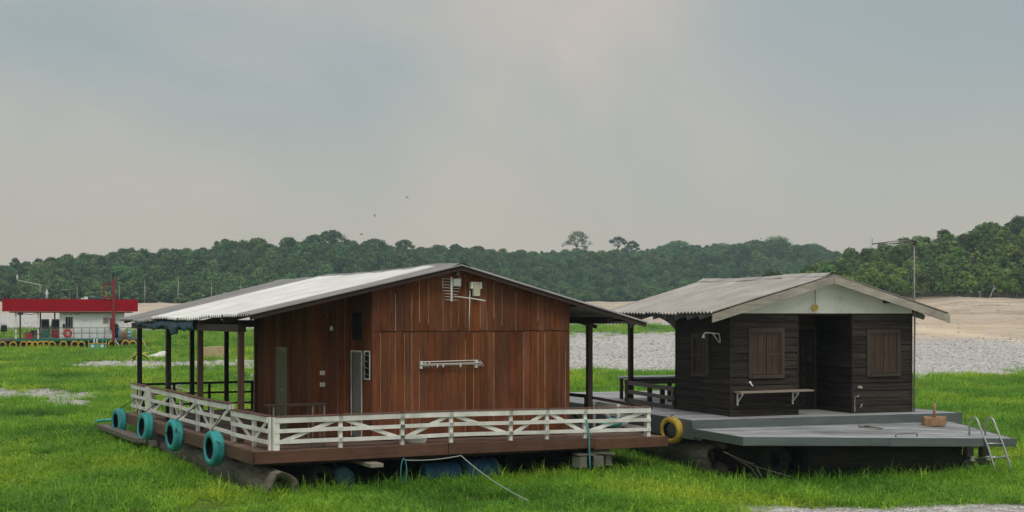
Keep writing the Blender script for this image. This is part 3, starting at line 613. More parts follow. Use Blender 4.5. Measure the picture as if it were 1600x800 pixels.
railing('porch_railing', [(6.4, 1.1, -.06), (6.4, 3.0, -.06), (6.4, 4.9, -.06)], .85, lambda p: .9, m='dark_wood', off=(1, 0), cap=False, ends=(.08, .08), rails=(.97, .55), rh=(.09, .08), diag=[(0, .1, 1, .9)])
beam('hand_rail', (6.45, .95, .80), (7.15, -.9, .60), .05, .07, 'dark_wood', house)

# ---- things on, at and under the brown house
def tyre(name, R_, wd, m, label, group, fr, loc, face='u', rope=None, tilt=0, twist=0):
    ri = R_*.60
    prof = [(ri, -wd*.40), (ri+.02, -wd*.47), (R_*.80, -wd*.5), (R_*.93, -wd*.45), (R_*.99, -wd*.33), (R_, -wd*.12), (R_*.985, -wd*.09), (R_*.985, -wd*.05), (R_, -wd*.02), (R_, wd*.02), (R_*.985, wd*.05), (R_*.985, wd*.09), (R_, wd*.12), (R_*.99, wd*.33), (R_*.93, wd*.45), (R_*.80, wd*.5), (ri+.02, wd*.47), (ri, wd*.40), (ri+.05, wd*.36), (R_*.9, wd*.3), (R_*.94, 0), (R_*.9, -wd*.3), (ri+.05, -wd*.36)]
    root = lathe(name, prof, m, None, n=32, axis='x' if face == 'u' else 'y', closed=True); root.data.materials.append(M['rubber'])      # paint outside, bare rubber in the hollow
    for i_, p_ in enumerate(root.data.polygons): p_.material_index = 1 if i_ % len(prof) >= 17 else 0
    tag(root, label, 'tyre', group); place(root, fr, loc); root.rotation_euler.y += tilt; root.rotation_euler.z += twist
    if rope:
        tube('rope', [(0, 0, R_*.72), (.0, rope[0]*.3, R_*1.02), (rope[2] if len(rope) > 2 else .14, rope[0], rope[1])], .012, 'rope_dark', root, 6)
    return root
tyre('fender_tyre', .41, .27, 'tyre_teal', 'teal painted tyre nearest the front corner of the brown house deck', 'teal fender tyres', HA, (-3.42, 1.22, -.13), rope=(.5, .75, .4), twist=.10)
tyre('fender_tyre', .41, .26, 'tyre_teal', 'teal painted tyre second from the front corner of the brown house deck', 'teal fender tyres', HA, (-3.42, 5.1, -.12), rope=(-.7, .8, .4), twist=.10)
tyre('fender_tyre', .42, .25, 'tyre_teal', 'teal painted tyre below the gap in the white side railing', 'teal fender tyres', HA, (-3.42, 8.5, -.17), rope=(.3, .7, .4), tilt=.08, twist=.10)
tyre('fender_tyre', .41, .25, 'tyre_teal', 'teal painted tyre at the far left end of the brown house deck', 'teal fender tyres', HA, (-3.42, 12.1, -.26), rope=(-.3, .7, .4), twist=.10)
def barrel(name, p, yaw, m, label, L_=.9, r=.29, group=None):
    prof = [(0, -L_/2), (r*.9, -L_/2), (r*.97, -L_/2+.02), (r*.98, -L_*.2), (r*1.03, -L_*.18), (r*1.03, -L_*.15), (r, -L_*.13), (r, L_*.13), (r*1.03, L_*.15), (r*1.03, L_*.18), (r*.98, L_*.2), (r*.97, L_/2-.02), (r*.9, L_/2), (0, L_/2)]
    o = lathe(name, prof, m, None, p, 24, 'x'); o.rotation_euler = (0, 0, yaw); return tag(o, label, 'barrel', group)
barrel('float_barrel', HA(1.45, -.6, -.80), HA.yaw, 'barrel', 'scuffed blue barrel under the front deck, left of the pair below the slack rope', group='barrels under the deck')
barrel('float_barrel', HA(2.52, -.5, -.78), HA.yaw+.1, 'barrel', 'plain blue barrel under the front deck, right of the pair, crossed by the rope', group='barrels under the deck')
barrel('float_barrel', HA(-1.0, -.45, -.76), HA.yaw+1.45, 'barrel_teal', 'dark teal barrel lying end-on beneath a pale plank under the front deck', group='barrels under the deck')
# ropes
def cat_pts(p, q, s, n=12):
    p, q = Vector(p), Vector(q); return [p.lerp(q, i/n)-Vector((0, 0, s*4*(i/n)*(1-i/n))) for i in range(n+1)]
pA, pB = HA(.25, -1.42, -.33), HA(1.62, -1.42, -.29); e1 = Vector((.33, 28.35, 0)); e1.z = gz(e1.x, e1.y)+.12
tag(tube('mooring_rope', cat_pts(pA, pB, .04)[:-1]+cat_pts(pB, e1, .08), .012, 'rope_pale', None, 6), 'pale rope running from the front deck edge down into the grass', 'rope')
lp = [HA(.2+.10*math.sin(2*math.pi*i/16)*(1-.5*abs(i/8-1)), -1.42, -.56+.27*math.cos(2*math.pi*i/16)) for i in range(17)]
tag(tube('rope_loop', lp, .013, 'rope_teal', None, 6), 'pale rope loop hanging under the front deck edge', 'rope')
tag(tube('hanging_rope', [HA(5.02, -1.29, .42), HA(5.03, -1.40, .1), HA(5.03, -1.41, -.3), HA(5.05, -1.41, -.62), HA(5.06, -1.41, -.8)], .024, 'rope_teal', None, 6), 'thick teal rope hanging from the white front railing to the ground', 'rope')
bk = thing('stone_pile', 'broken blocks and boards piled under the right end of the brown house deck', 'rubble', HA(5.2, -1.25, -.72), HA.yaw)
for c_, s_, r_ in (((-.35, 0, .12), (.22, .3, .26), .2), ((.1, -.1, .12), (.24, .24, .26), -.3), ((.42, .05, .14), (.16, .28, .28), .1)): box('block', c_, s_, 'concrete', bk, (0, 0, r_))
for c_, s_, r_ in (((-.2, 0, .29), (.55, .2, .05), .15), ((.28, -.03, .31), (.6, .17, .05), -.45), ((.3, .1, .36), (.5, .12, .04), .2)): box('board', c_, s_, 'grey_rail', bk, (0, .06, r_))
# tarpaulin rolled up under the left eave
def tarp():
    vs, fs = [], []; n, m = 70, 8
    for i in range(n+1):
        v = 5.0+7.0*i/n; dpt = .20+.05*math.sin(v*2.1)+.16*math.exp(-((v-7.3)/.5)**2)+(.06 if v < 6.4 else 0)-.09*math.exp(-((v-6.55)/.25)**2)
        for j in range(m+1):
            f = j/m; vs.append((-2.92-.04*math.sin(f*3.1)-.03*math.sin(v*9+f*5)*f, v, 2.79-dpt*f*(1+.06*math.sin(v*13))))
    for i in range(n):
        for j in range(m): fs.append((i*(m+1)+j, i*(m+1)+j+1, (i+1)*(m+1)+j+1, (i+1)*(m+1)+j))
    o = mesh_obj('tarpaulin', vs, fs, 'tarp', None, smooth=True); sm = o.modifiers.new('thickness', 'SOLIDIFY'); sm.thickness = .02
    o.location = HA.o; o.rotation_euler.z = HA.yaw; tag(o, 'blue tarpaulin bunched up under the left eave of the brown house', 'tarpaulin')
tarp()
# antenna on the gable
an = thing('tv_antenna', 'small white wire antenna fixed to the brown gable', 'antenna', HA(1.95, -.12, 3.55), HA.yaw)
bx('mast', (-.02, -.06, -.28), (.02, -.02, .30), 'white_metal', an)
for i in range(8): tube('element', [(-.22+(.05 if i < 3 else 0), -.05, -.24+i*.072), (.20-(.05 if i < 3 else 0), -.05, -.25+i*.068)], .006, 'white_metal', an, 5)
for a in (-.23, .21): tube('bracket', [(a, -.05, .02), (a, -.05, .28)], .007, 'white_metal', an, 5)
tube('boom', [(.06, -.08, -.16), (.40, -.40, -.22), (.62, -.62, -.27)], .018, 'white_metal', an, 6)
fl_ = thing('floodlight', 'small grey floodlight under the ridge of the brown gable', 'lamp', HA(2.08, -.14, 3.72), HA.yaw)
bx('housing', (-.11, -.06, -.10), (.11, .06, .10), 'grey_box', fl_); bx('lens', (-.09, -.072, -.08), (.09, -.062, .08), 'lens', fl_)
tube('bracket', [(-.04, .1, .22), (.08, .02, .26), (.1, 0, .12)], .012, 'metal', fl_, 6); lathe('sensor', [(0, -.05), (.05, -.04), (.05, .05), (0, .06)], 'grey_box', fl_, (.05, .02, .22), 12, 'y')
sl = thing('wall_lamp', 'square cream lamp with yellowed cover under the brown gable', 'lamp', HA(2.62, -.1, 3.55), HA.yaw)
bx('housing', (-.14, -.05, .03), (.15, .07, .19), 'white_paint', sl); bx('cover', (-.085, -.075, -.15), (.085, .02, .165), 'cream', sl); tube('cable', [(-.13, .04, -.0), (-.14, .06, -.6), (-.145, .06, -1.0)], .012, 'white_metal', sl, 6)
dr = thing('clothes_rack', 'white folding clothes rack fixed to the front wall of the brown house', 'rack', HA(1.93, -.05, 1.77), HA.yaw)
for a in (-.74, .70): bx('bracket', (a-.02, -.07, -.10), (a+.03, .02, .08), 'white_metal', dr)
for y_, z_ in ((-.05, .06), (-.09, .0), (-.06, -.03)): tube('bar', [(-.76, y_, z_), (.76, y_, z_+.02)], .013, 'white_metal', dr, 6)
for a in (-.68, -.6, -.5, .74, .80, .86): tube('hinge_arm', [(a-.06, -.07, .06), (a+.05, -.07, -.07)], .012, 'white_metal', dr, 5)
for a in (-.35, -.2, .25): bx('clip', (a, -.105, -.07), (a+.03, -.085, .02), 'white_metal', dr)
lb = thing('light_bulb', 'bare white bulb hanging in the shaded porch of the brown house', 'bulb', HA(-.55, 1.3, 2.63), HA.yaw)
lathe('glass', [(0, -.07), (.035, -.055), (.045, -.02), (.03, .03), (.02, .05), (0, .05)], 'white_metal', lb, axis='z', n=12); tube('cord', [(0, 0, .05), (0, .02, .6)], .006, 'rope_dark', lb, 5)
for w, lab in ((1.55, 'upper white wall socket beside the porch corner of the brown house'), (1.27, 'lower white wall switch beside the porch corner of the brown house')):
    o = thing('wall_socket', lab, 'socket', HA(-.72, 1.45, w), HA.yaw); bx('plate', (-.06, 0, -.05), (.06, .024, .05), 'white_metal', o); bx('rocker', (-.025, -.008, -.03), (.025, -.001, .03), 'cream', o)
tb = thing('narrow_table', 'narrow dark metal table standing behind the white front railing', 'table', HA(-2.0, -.62, 0), HA.yaw)
bx('table_top', (-.75, -.17, .92), (.62, .17, .96), 'dark_wood', tb)
for a in (-.62, .28, .55):
    for c_ in (-.14, .14): bx('leg', (a-.018, c_-.018, 0), (a+.018, c_+.018, .92), 'rust_rail', tb)
bx('stretcher', (-.62, -.15, .66), (.55, -.13, .69), 'rust_rail', tb)
pl = thing('feed_tray', 'small white tray on the front deck against the wall', 'tray', HA(.72, -.95, .004), HA.yaw)
mesh_obj('body', [(-.17, -.1, 0), (.17, -.1, 0), (.17, .1, 0), (-.17, .1, 0), (-.2, -.13, .1), (.2, -.13, .1), (.2, .13, .1), (-.2, .13, .1), (-.17, -.1, .02), (.17, -.1, .02), (.17, .1, .02), (-.17, .1, .02)],
         [(0, 1, 5, 4), (1, 2, 6, 5), (2, 3, 7, 6), (3, 0, 4, 7), (4, 5, 9, 8), (5, 6, 10, 9), (6, 7, 11, 10), (7, 4, 8, 11), (8, 9, 10, 11), (3, 2, 1, 0)], 'white_paint', pl)
cb_ = thing('cloth_bundle', 'crumpled teal cloth hanging behind the right end of the white front railing', 'cloth', HA(6.55, .2, .16), HA.yaw)
vs, fs = lathe_geo([(0, -.1), (.12, -.09), (.20, -.02), (.17, .07), (.07, .12), (0, .13)], 14, 'z')
mesh_obj('cloth', [(x*(1.6+.3*math.sin(9*y+x*7)), y*(.8+.2*math.sin(12*x)), z*(1+.3*math.sin(14*x+5*y))) for x, y, z in vs], fs, 'teal_paint', cb_, smooth=True)

# ================================================================ DARK FLOATING HOUSE
before_hb = set(col.objects)      # all of it is drawn in units of 1.1 m
hb = thing('floating_house', 'black-brown clapboard floating house with a pale green gable and shuttered windows', 'house', HB.o, HB.yaw)
BRU, BRW, BS = 2.48, 3.345, .285
def broof(u, v): return BRW-BS*abs(u-BRU)-.012*math.sin(v*1.3+u)-(.03*math.exp(-((v-3)/1.5)**2) if abs(u-BRU) < 1 else 0)
WH = 2.41
def plain_b(name, lo, hi, m='backing'): return mesh_obj(name, box_geo([(a+b)/2 for a, b in zip(lo, hi)], [b-a for a, b in zip(lo, hi)])[0], BOXF, m, hb)
def claps(wall, a0, a1, fixed, side, openings=(), rows=13, m=None, top=WH, sgn=-1):
    """horizontal clapboards: side 'f' faces -v at v=fixed; 'l' faces -u at u=fixed"""
    rh = top/rows
    for r in range(rows):
        z0, z1 = r*rh+.002, (r+1)*rh-.010+rnd.uniform(-.004, .003); spans = [(a0, a1)]
        for (o0, o1, q0, q1) in openings:
            if z1 > q0+.04 and z0 < q1-.04: spans = [s for a, b_ in spans for s in ((a, min(b_, o0)), (max(a, o1), b_)) if s[1]-s[0] > .03]
        if len(spans) == 1 and spans[0][1]-spans[0][0] > 2.2 and rnd.random() < .5:
            c_ = spans[0][0]+(spans[0][1]-spans[0][0])*rnd.uniform(.35, .65); spans = [(spans[0][0], c_-.003), (c_+.003, spans[0][1])]
        for a, b_ in spans:
            d0, d1 = .030+rnd.uniform(-.006, .010), .012        # lapped: the lower edge stands proud
            poly = [(fixed, z0), (fixed-d0, z0), (fixed-d1, z1), (fixed, z1)]
            if side == 'f':
                vs = [(a, y, z) for y, z in poly]+[(b_, y, z) for y, z in poly]; mm = 'clap'
            else:
                vs = [(x, a, z) for x, z in poly]+[(x, b_, z) for x, z in poly]; mm = 'clap_v'
            ctr = Vector([sum(q[i] for q in vs)/8 for i in range(3)])
            mesh_obj('clapboard', [Vector(q)-ctr for q in vs], [(0, 1, 2, 3), (7, 6, 5, 4), (0, 4, 5, 1), (1, 5, 6, 2), (2, 6, 7, 3), (3, 7, 4, 0)], m or mm, wall, ctr)
WIN_L, WIN_R, WIN_S = (.44, 1.40, .886, 2.06), (3.69, 4.65, .88, 2.03), (1.01, 1.864, .88, 1.93)
fw = plain_b('front_wall', (.002, 0, 0), (1.77, .06, WH)); claps(fw, 0, 1.77, 0, 'f', (WIN_L,))
fw2 = plain_b('front_wall', (3.31, 0, 0), (4.968, .06, WH)); claps(fw2, 3.31, 4.97, 0, 'f', (WIN_R,))
sw = plain_b('side_wall', (0, .062, 0), (.06, 2.76, WH)); claps(sw, .0, 2.76, 0, 'l', (WIN_S,))
rs_ = plain_b('recess_wall', (3.32, .062, 0), (3.37, 1.6, WH)); claps(rs_, .0, 1.6, 3.318, 'l')
rb = plain_b('recess_wall', (1.72, 1.6, 0), (3.37, 1.66, WH)); claps(rb, 1.78, 2.52, 1.6, 'f')
plain_b('recess_wall', (1.71, .062, 0), (1.765, 1.6, WH)); plain_b('back_wall', (.06, 2.70, 0), (4.97, 2.76, WH)); plain_b('side_wall', (4.91, .062, 0), (4.968, 2.70, WH)); plain_b('ceiling', (.06, .062, WH-.04), (4.9, 2.7, WH-.002))
for u, v, c_ in ((-.034, -.036, 0), (4.972, -.036, 0), (-.034, 2.762, 0)): bx('corner_board', (u, v, 0), (u+.045, v+.045, WH), 'clap', hb)
bx('corner_board', (1.765, -.03, 0), (1.80, .06, WH), 'clap', hb)
for a in (3.285,): bx('corner_board', (a, -.03, 0), (a+.03, .06, WH), 'clap', hb)
# door in the recess
d = bx('door', (2.60, 1.575, .03), (3.24, 1.595, 2.02), 'clap', hb)
for a in (-.37, .32): bx('door_frame', (a, -.04, -1.0), (a+.05, .004, 1.05), 'frame', d)
bx('door_frame', (-.37, -.04, 1.0), (.37, .004, 1.07), 'frame', d)
for a in (-.27, -.08, .11):
    for z0, z1 in ((-.93, -.2), (-.10, .12), (.2, .93)): bx('panel', (a, -.028, z0), (a+.15, -.012, z1), 'clap', d)
lathe('handle', [(0, -.06), (.025, -.05), (.025, -.02), (0, -.02)], 'white_metal', d, (-.27, 0, 0), 10, 'y')
# windows with closed shutters
def window(o0, o1, q0, q1, side, fixed):
    W, Hh = o1-o0, q1-q0; cx, cz = (o0+o1)/2, (q0+q1)/2
    root = box('window', (cx, fixed+.02, cz) if side == 'f' else (fixed+.02, cx, cz), (W-.04, .03, Hh-.04) if side == 'f' else (.03, W-.04, Hh-.04), 'void', hb)
    def q(name, a0, a1, y0, y1, z0, z1, m):
        lo, hi = ((a0, y0, z0), (a1, y1, z1)) if side == 'f' else ((y0, a0, z0), (y1, a1, z1)); return bx(name, lo, hi, m, root)
    t = .095; y0, y1 = -.085, -.018
    q('frame', -W/2, -W/2+t, y0, y1, -Hh/2, Hh/2, 'frame'); q('frame', W/2-t, W/2, y0, y1, -Hh/2, Hh/2, 'frame'); q('frame', -W/2+t, W/2-t, y0, y1, Hh/2-t, Hh/2, 'frame'); q('sill', -W/2+t, W/2-t, y0-.02, y1, -Hh/2, -Hh/2+t*.9, 'frame')
    iw, ih = W-2*t, Hh-2*t
    for s in (-1, 1):
        a0, a1 = (-iw/2, -.006) if s < 0 else (.006, iw/2)
        q('shutter', a0+.004, a1-.002, -.046, -.022, -ih/2, ih/2, 'shutter')
        st = .055
        for b0, b1 in ((a0+.004, a0+st), ((a0+a1)/2-st/2, (a0+a1)/2+st/2), (a1-st, a1-.002)): q('shutter_stile', b0, b1, -.056, -.047, -ih/2, ih/2, 'shutter')
        for z in (-ih/2, -ih*.05, ih/2-st): q('shutter_rail', a0+.004, a1-.002, -.061, -.0565, z, z+st, 'shutter')
    return root
window(*WIN_L, 'f', 0); window(*WIN_R, 'f', 0); window(*WIN_S, 'l', 0)
for pts in ([(3.42, .63), (3.47, .67), (3.56, .65), (3.57, .60), (3.50, .60)], [(3.33, .12), (3.35, .42), (3.37, .42), (3.355, .2), (3.37, .08), (3.35, .02)], [(3.37, .40), (3.46, .44), (3.49, .42), (3.45, .39)], [(3.50, .12), (3.53, .22), (3.57, .23), (3.56, .17)]):
    prism('peeled_patch', pts, -.050, -.043, 'bargeboard', hb)
prism('peeled_patch', [(.44, .80), (.50, .83), (.53, .75), (.57, .72), (.54, .70), (.49, .76)], -.050, -.043, 'white_paint', hb)
# gable, roof
g0 = lambda u: broof(u, 0)-.05
gab = [(0.0-.02, WH+.003)]+[(4.99, WH+.003), (4.99, g0(4.99)), (BRU, g0(BRU)), (-.02, g0(-.02))]
prism('gable_panel', gab, -.045, .03, 'gable', hb)
for i, z in enumerate((2.62, 2.86)): pass
prism('gable_panel', [(0, WH), (4.97, WH), (4.97, broof(4.97, 2.7)-.05), (BRU, broof(BRU, 2.7)-.06), (0, broof(0, 2.7)-.05)], 2.70, 2.755, 'gable', hb)
BV0, BV1, BE_L, BE_R = -.46, 5.95, -.74, 5.74
broot = mesh_obj('roof', box_geo((BRU, (BV0+BV1)/2, BRW-.10), (.05, BV1-BV0-.1, .12))[0], BOXF, 'dark_wood', hb)
sheets(broot, BV0, BV1, 7, BE_L, BRU, broof, 'roof_tan', .177, .024, seed=5); sheets(broot, BV0, BV1, 7, BE_R, BRU, broof, 'roof_tan', .177, .024, seed=6)
ridge_cap(broot, BV0, BV1, 6, BRU, broof, 'roof_tan')
for s, ue in ((-1, BE_L-.02), (1, BE_R+.02)):
    a, b_ = (ue, BRU-.004) if s < 0 else (BRU+.004, ue); hgt = .19
    fa = lambda u: BRW-BS*abs(u-BRU)-.035
    prism('bargeboard', [(a, fa(a)-hgt), (b_, fa(b_)-hgt), (b_, fa(b_)), (a, fa(a))], BV0-.06, BV0-.025, 'bargeboard', hb)
    prism('bargeboard', [(a, fa(a)-.03), (b_, fa(b_)-.03), (b_, fa(b_)+.045), (a, fa(a)+.045)], BV1+.02, BV1+.05, 'bargeboard', hb)
    ua = ue+.08 if s < 0 else ue-.08
for u in (-.45, .55, 1.5, 3.3, 4.3, 5.3): beam('purlin', (u, BV0, broof(u, 0)-.075), (u, BV1, broof(u, 5)-.075), .06, .08, 'dark_wood', hb)
for v in np.arange(.35, 5.9, .62):
    for a, b_ in ((BE_L+.1, BRU), (BE_R-.1, BRU)): beam('rafter', (a, v, broof(a, v)-.13), (b_, v, broof(b_, v)-.13), .06, .12, 'grey_panel', hb)
bx('outrigger', (4.15, BV0, 2.66), (4.25, .0, 2.73), 'dark_wood', hb)
for u in (-.03, 4.92):
    for v in (5.6,): bx('post', (u, v-.06, .004), (u+.12, v+.06, 2.4), 'dark_wood', hb)
arch = [(2.78, 2.0)]
for i in range(13): f = i/12; arch.append((2.78+.1+f*2.6, 2.04+.30*math.sin(math.pi*f)**.8))
arch += [(5.6, 2.0), (5.6, 2.46), (2.78, 2.46)]
prism('arch_panel', arch, -.03, .03, 'grey_panel', hb, axis='x')
# deck
bd = bx('deck', (-1.30, -.70, -.40), (5.80, 10.8, -.06), 'grey_fascia', hb)
v = -.75
while v < 10.85:
    v1 = min(v+.14+rnd.uniform(-.004, .004), 10.87); um = rnd.choice([.4, 1.9, 3.1]); dz = rnd.uniform(-.005, .003)
    for a, b_ in ((-1.37+rnd.uniform(0, .02), um-.003), (um+.003, 5.85)): o = bx('plank', (a, v, -.045+dz), (b_, v1-.009, -.002+dz), 'grey_deck', bd); o.location = Vector(o.location)-Vector(bd.location)
    v = v1
bx('fascia_board', (-1.38, -.795, -.43), (5.86, -.757, .004), 'grey_fascia', hb)
bx('fascia_board', (-1.418, -.795, -.43), (-1.382, 5.0, .002), 'grey_fascia', hb); bx('fascia_board', (-1.418, 5.01, -.43), (-1.382, 10.9, .0), 'grey_fascia', hb); bx('fascia_board', (5.862, -.795, -.43), (5.9, 10.9, .0), 'grey_fascia', hb)
log('float_log', (-.75, -.9, -.86), (-.85, 10.5, -.82), .38, 'log', hb, 11); log('float_log', (2.2, .2, -.86), (2.2, 10.5, -.82), .36, 'log', hb, 12); log('float_log', (5.0, .2, -.86), (5.0, 10.5, -.82), .36, 'log', hb, 13)
for v in (.3, 3.2, 6.4, 9.6): bx('cross_beam', (-1.2, v, -.56), (5.6, v+.16, -.402), 'dark_wood', hb)
# porch railing between house corner and far post
rl = bx('porch_railing', (-.10, 5.5, .004), (.04, 5.69, .62), 'dark_wood', hb)
def rlc(o): o.location = Vector(o.location)-Vector(rl.location); return o
for z, j in ((.54, .09), (.30, .085), (.07, .085)): rlc(beam('rail', (-.075, 2.80, z-.03), (-.075, 5.75, z+.01), .03, j*1.2, 'grey_rail', rl))
for v in (2.9, 3.6, 4.35): rlc(bx('post', (-.05, v-.05, .004), (.05, v+.05, .56), 'dark_wood', rl))
pr = bx('back_railing', (.1, 5.55, .50), (4.85, 5.65, .57), 'dark_wood', hb)
for u in (.6, 1.2, 1.9, 2.6, 3.4, 4.2): o = bx('post', (u-.05, 5.56, .004), (u+.05, 5.64, .499), 'dark_wood', pr); o.location = Vector(o.location)-Vector(pr.location)
# bench shelf with brackets
bs = thing('wall_bench', 'weathered board bench on white brackets below the left front window', 'bench', HB(0, 0, 0), HB.yaw)
hexa('seat', [(.06, -.36, .555), (2.02, -.36, .572), (2.02, -.05, .572), (.06, -.05, .555), (.06, -.36, .592), (2.02, -.36, .61), (2.02, -.05, .61), (.06, -.05, .592)], 'bench', bs)
for u in (.14, 1.62):
    bx('bracket', (u-.015, -.075, .26), (u+.015, -.045, .55), 'white_metal', bs); bx('bracket', (u-.015, -.32, .525), (u+.015, -.078, .552), 'white_metal', bs); beam('bracket_brace', (u+.01, -.06, .34), (u+.01, -.30, .53), .022, .022, 'white_metal', bs)
sh = thing('shower_arm', 'white shower pipe sticking out of the dark side wall', 'shower', HB(-.05, .47, 1.93), HB.yaw)
tube('pipe', [(.03, 0, -.22), (.0, 0, 0), (-.37, 0, .03), (-.42, 0, -.03)], .016, 'white_metal', sh); tube('brace', [(.0, 0, -.21), (-.18, 0, .01)], .012, 'white_metal', sh, 6); lathe('head', [(0, .02), (.02, .02), (.045, -.05), (0, -.05)], 'white_metal', sh, (-.42, 0, -.05), 12, 'z')
hd = thing('hanging_ornament', 'yellowish round ornament hanging on a cord before the pale green gable', 'ornament', HB(2.20, -.12, 2.55), HB.yaw)
v_, f_ = lathe_geo([(.03, -.02), (.075, -.025), (.085, 0), (.075, .025), (.03, .02)], 18, 'y', True); mesh_obj('disc', v_, f_, 'yellow_paint', hd, smooth=True); tube('cord', [(0, 0, .08), (0, 0, .60)], .008, 'rope_dark', hd, 5)
ms = thing('antenna_mast', 'tall pipe mast with a long sideways boom at the right corner of the dark house', 'mast', HB(5.02, -.09, 0), HB.yaw)
tube('pipe', [(0, 0, .004), (.02, 0, 2.0), (0, 0, 4.26)], .021, 'pale_metal', ms); tube('boom', [(.03, 0, 4.21), (-.5, 0, 4.18), (-1.02, .0, 4.12)], .016, 'pale_metal', ms, 6); tube('boom', [(.0, 0, 4.13), (-.45, 0, 4.11), (-1.02, .0, 4.09)], .010, 'pale_metal', ms, 6)
tube('cable', [(-.15, 0, 4.08), (-.06, .01, 3.4), (-.035, .01, 2.9), (-.035, .01, 2.5)], .007, 'rust_rail', ms, 5); lathe('clamp', [(0, -.05), (.05, -.04), (.05, .04), (0, .05)], 'rope_dark', ms, (0, 0, 4.15), 10, 'z')
for u, z in ((-1.02, 4.11), (-.55, 4.12), (-.2, 4.13)): bx('element', (u-.015, -.25, z-.015), (u+.015, .25, z+.015), 'pale_metal', ms)
vt = thing('back_table', 'grey-topped table on the rear deck beyond the dark porch railing', 'table', HB(1.5, 6.9, 0), HB.yaw)
bx('table_top', (-1.1, -.4, .60), (1.1, .4, .65), 'grey_deck', vt); bx('apron', (-1.05, -.37, .45), (1.05, -.33, .598), 'dark_wood', vt)
for a in (-1, 1):
    for c_ in (-.33, .33): bx('leg', (a-.04, c_-.04, 0), (a+.04, c_+.04, .598), 'dark_wood', vt)
tyre('fender_tyre', .31, .19, 'tyre_yellow', 'worn yellow tyre hanging at the left corner of the grey deck', 'yellow deck tyre', HB, (-1.56, -.05, -.27), rope=(.05, .34, .14), tilt=-.06, twist=.42)

# floating platform in front of the dark house: its right front corner has sunk
U0, U1, V0, V1 = -1.35, 5.53, -.80, -3.02
def pw_(u, v): a, b_ = (u-U0)/(U1-U0), (v-V0)/(V1-V0); return -.19-.006*a-.231*a*b_
pf = thing('floating_platform', 'low grey plank platform moored in front of the dark house, sinking at its right corner', 'platform', HB.o, HB.yaw)
def patch(name, u0, u1, v0, v1, t0, t1, m, par):
    c_ = [(u0, v0), (u1, v0), (u1, v1), (u0, v1)]; return hexa(name, [(u, v, pw_(u, v)+t0) for u, v in c_]+[(u, v, pw_(u, v)+t1) for u, v in c_], m, par)
fr_ = hexa('frame', [(u, v, pw_(u, v)-.19) for u, v in ((U0+.04, V1+.03), (U1-.04, V1+.03), (U1-.04, V0-.01), (U0+.04, V0-.01))]+[(u, v, pw_(u, v)-.13) for u, v in ((U0+.04, V1+.03), (U1-.04, V1+.03), (U1-.04, V0-.01), (U0+.04, V0-.01))], 'grey_fascia', pf)
nb_ = 17; st_ = (V1-V0)/nb_
for i in range(nb_):
    a, b_ = V0+st_*i, V0+st_*(i+1); um = rnd.choice([1.0, 2.4, 3.6]); dz = rnd.uniform(-.006, .004)
    for u0, u1 in ((U0+rnd.uniform(-.01, .01), um-.003), (um+.003, U1+rnd.uniform(-.02, .01))): patch('plank', u0, u1, b_+.010, a-.006, -.04+dz, dz, 'grey_deck', pf)
patch('fascia_board', U0-.02, 2.2, V1-.045, V1-.005, -.17, .004, 'grey_fascia', pf); patch('fascia_board', 2.21, U1+.02, V1-.045, V1-.005, -.175, .004, 'grey_fascia', pf)
patch('fascia_board', U0-.06, U0-.022, V1-.045, V0+.0, -.18, .002, 'grey_fascia', pf); patch('fascia_board', U1+.022, U1+.06, V1-.045, V0+.0, -.19, .002, 'grey_fascia', pf)
bx('bracket', (U0-.05, V0-.25, -.43), (U0+.03, V0-.17, -.38), 'grey_fascia', pf)
log('float_log', (-.15, -2.30, -.80), (-.35, 0, -.85), .40, 'log_shaded', pf, 21); log('float_log', (4.5, -2.35, -.86), (.5, -2.2, -.78), .36, 'log_shaded', pf, 22); log('float_log', (4.3, -1.3, -.86), (.5, -1.2, -.78), .36, 'log_shaded', pf, 23)
bx('cable_tie', (4.62, -2.9, -.62), (4.66, -2.86, -.60), 'rope_dark', pf)
# on the platform
lf = thing('boat_ladder', 'stainless tube ladder hooked over the right end of the grey platform', 'ladder', HB.o, HB.yaw)
rails_ = []
for u in (4.66, 5.10):
    wd = pw_(u, -2.7); pts = [(u, -2.62, wd), (u, -2.63, wd+.30)]
    for i in range(1, 8): th = math.pi*i/8; pts.append((u+.02*i/8, -2.63-.13*(1-math.cos(th))-.02, wd+.30+.12*math.sin(th)))
    pts += [(u+.03, -2.95, wd+.22), (u+.07, -3.14, wd-.15), (u+.13, -3.30, wd-.62), (u+.15, -3.34, wd-.80)]; rails_.append(pts); tube('side_rail', pts, .022, 'metal', lf, 8)
for f in (-.14, -.44): tube('rung', [(4.66+.08, -3.14-(0 if f > -.3 else .08), pw_(4.66, -2.7)+f), (5.10+.08, -3.14-(0 if f > -.3 else .08), pw_(5.1, -2.7)+f)], .018, 'metal', lf, 8)
sf = thing('support_stand', 'grey timber legs with white clamps under the platform behind the ladder', 'support', HB(4.85, -2.6, -1.1), HB.yaw)
for a in (-.2, .23): hexa('leg', [(a-.11, -.08, .05), (a+.09, -.08, .05), (a+.09, .08, .05), (a-.11, .08, .05), (a-.08, -.08, .50), (a+.08, -.08, .50), (a+.08, .08, .50), (a-.08, .08, .50)], 'concrete', sf)
bx('cross_bar', (-.40, -.13, .12), (.42, -.082, .20), 'grey_rail', sf)
for a in (-.22, .22): bx('clamp', (a-.05, -.20, .17), (a+.05, -.135, .28), 'white_metal', sf)
for a in (-.22, .22): tube('arm', [(a, -.17, .22), (a+.3, -.50, .30)], .012, 'metal', sf, 6)
tube('cable', [(-.85, -.1, .62), (-.22, -.17, .2)], .012, 'rope_dark', sf, 6)
wb = thing('wooden_bollard', 'cut wooden block with an upright stick on the grey platform', 'block', HB(4.72, -1.25, pw_(4.72, -1.25)), HB.yaw)
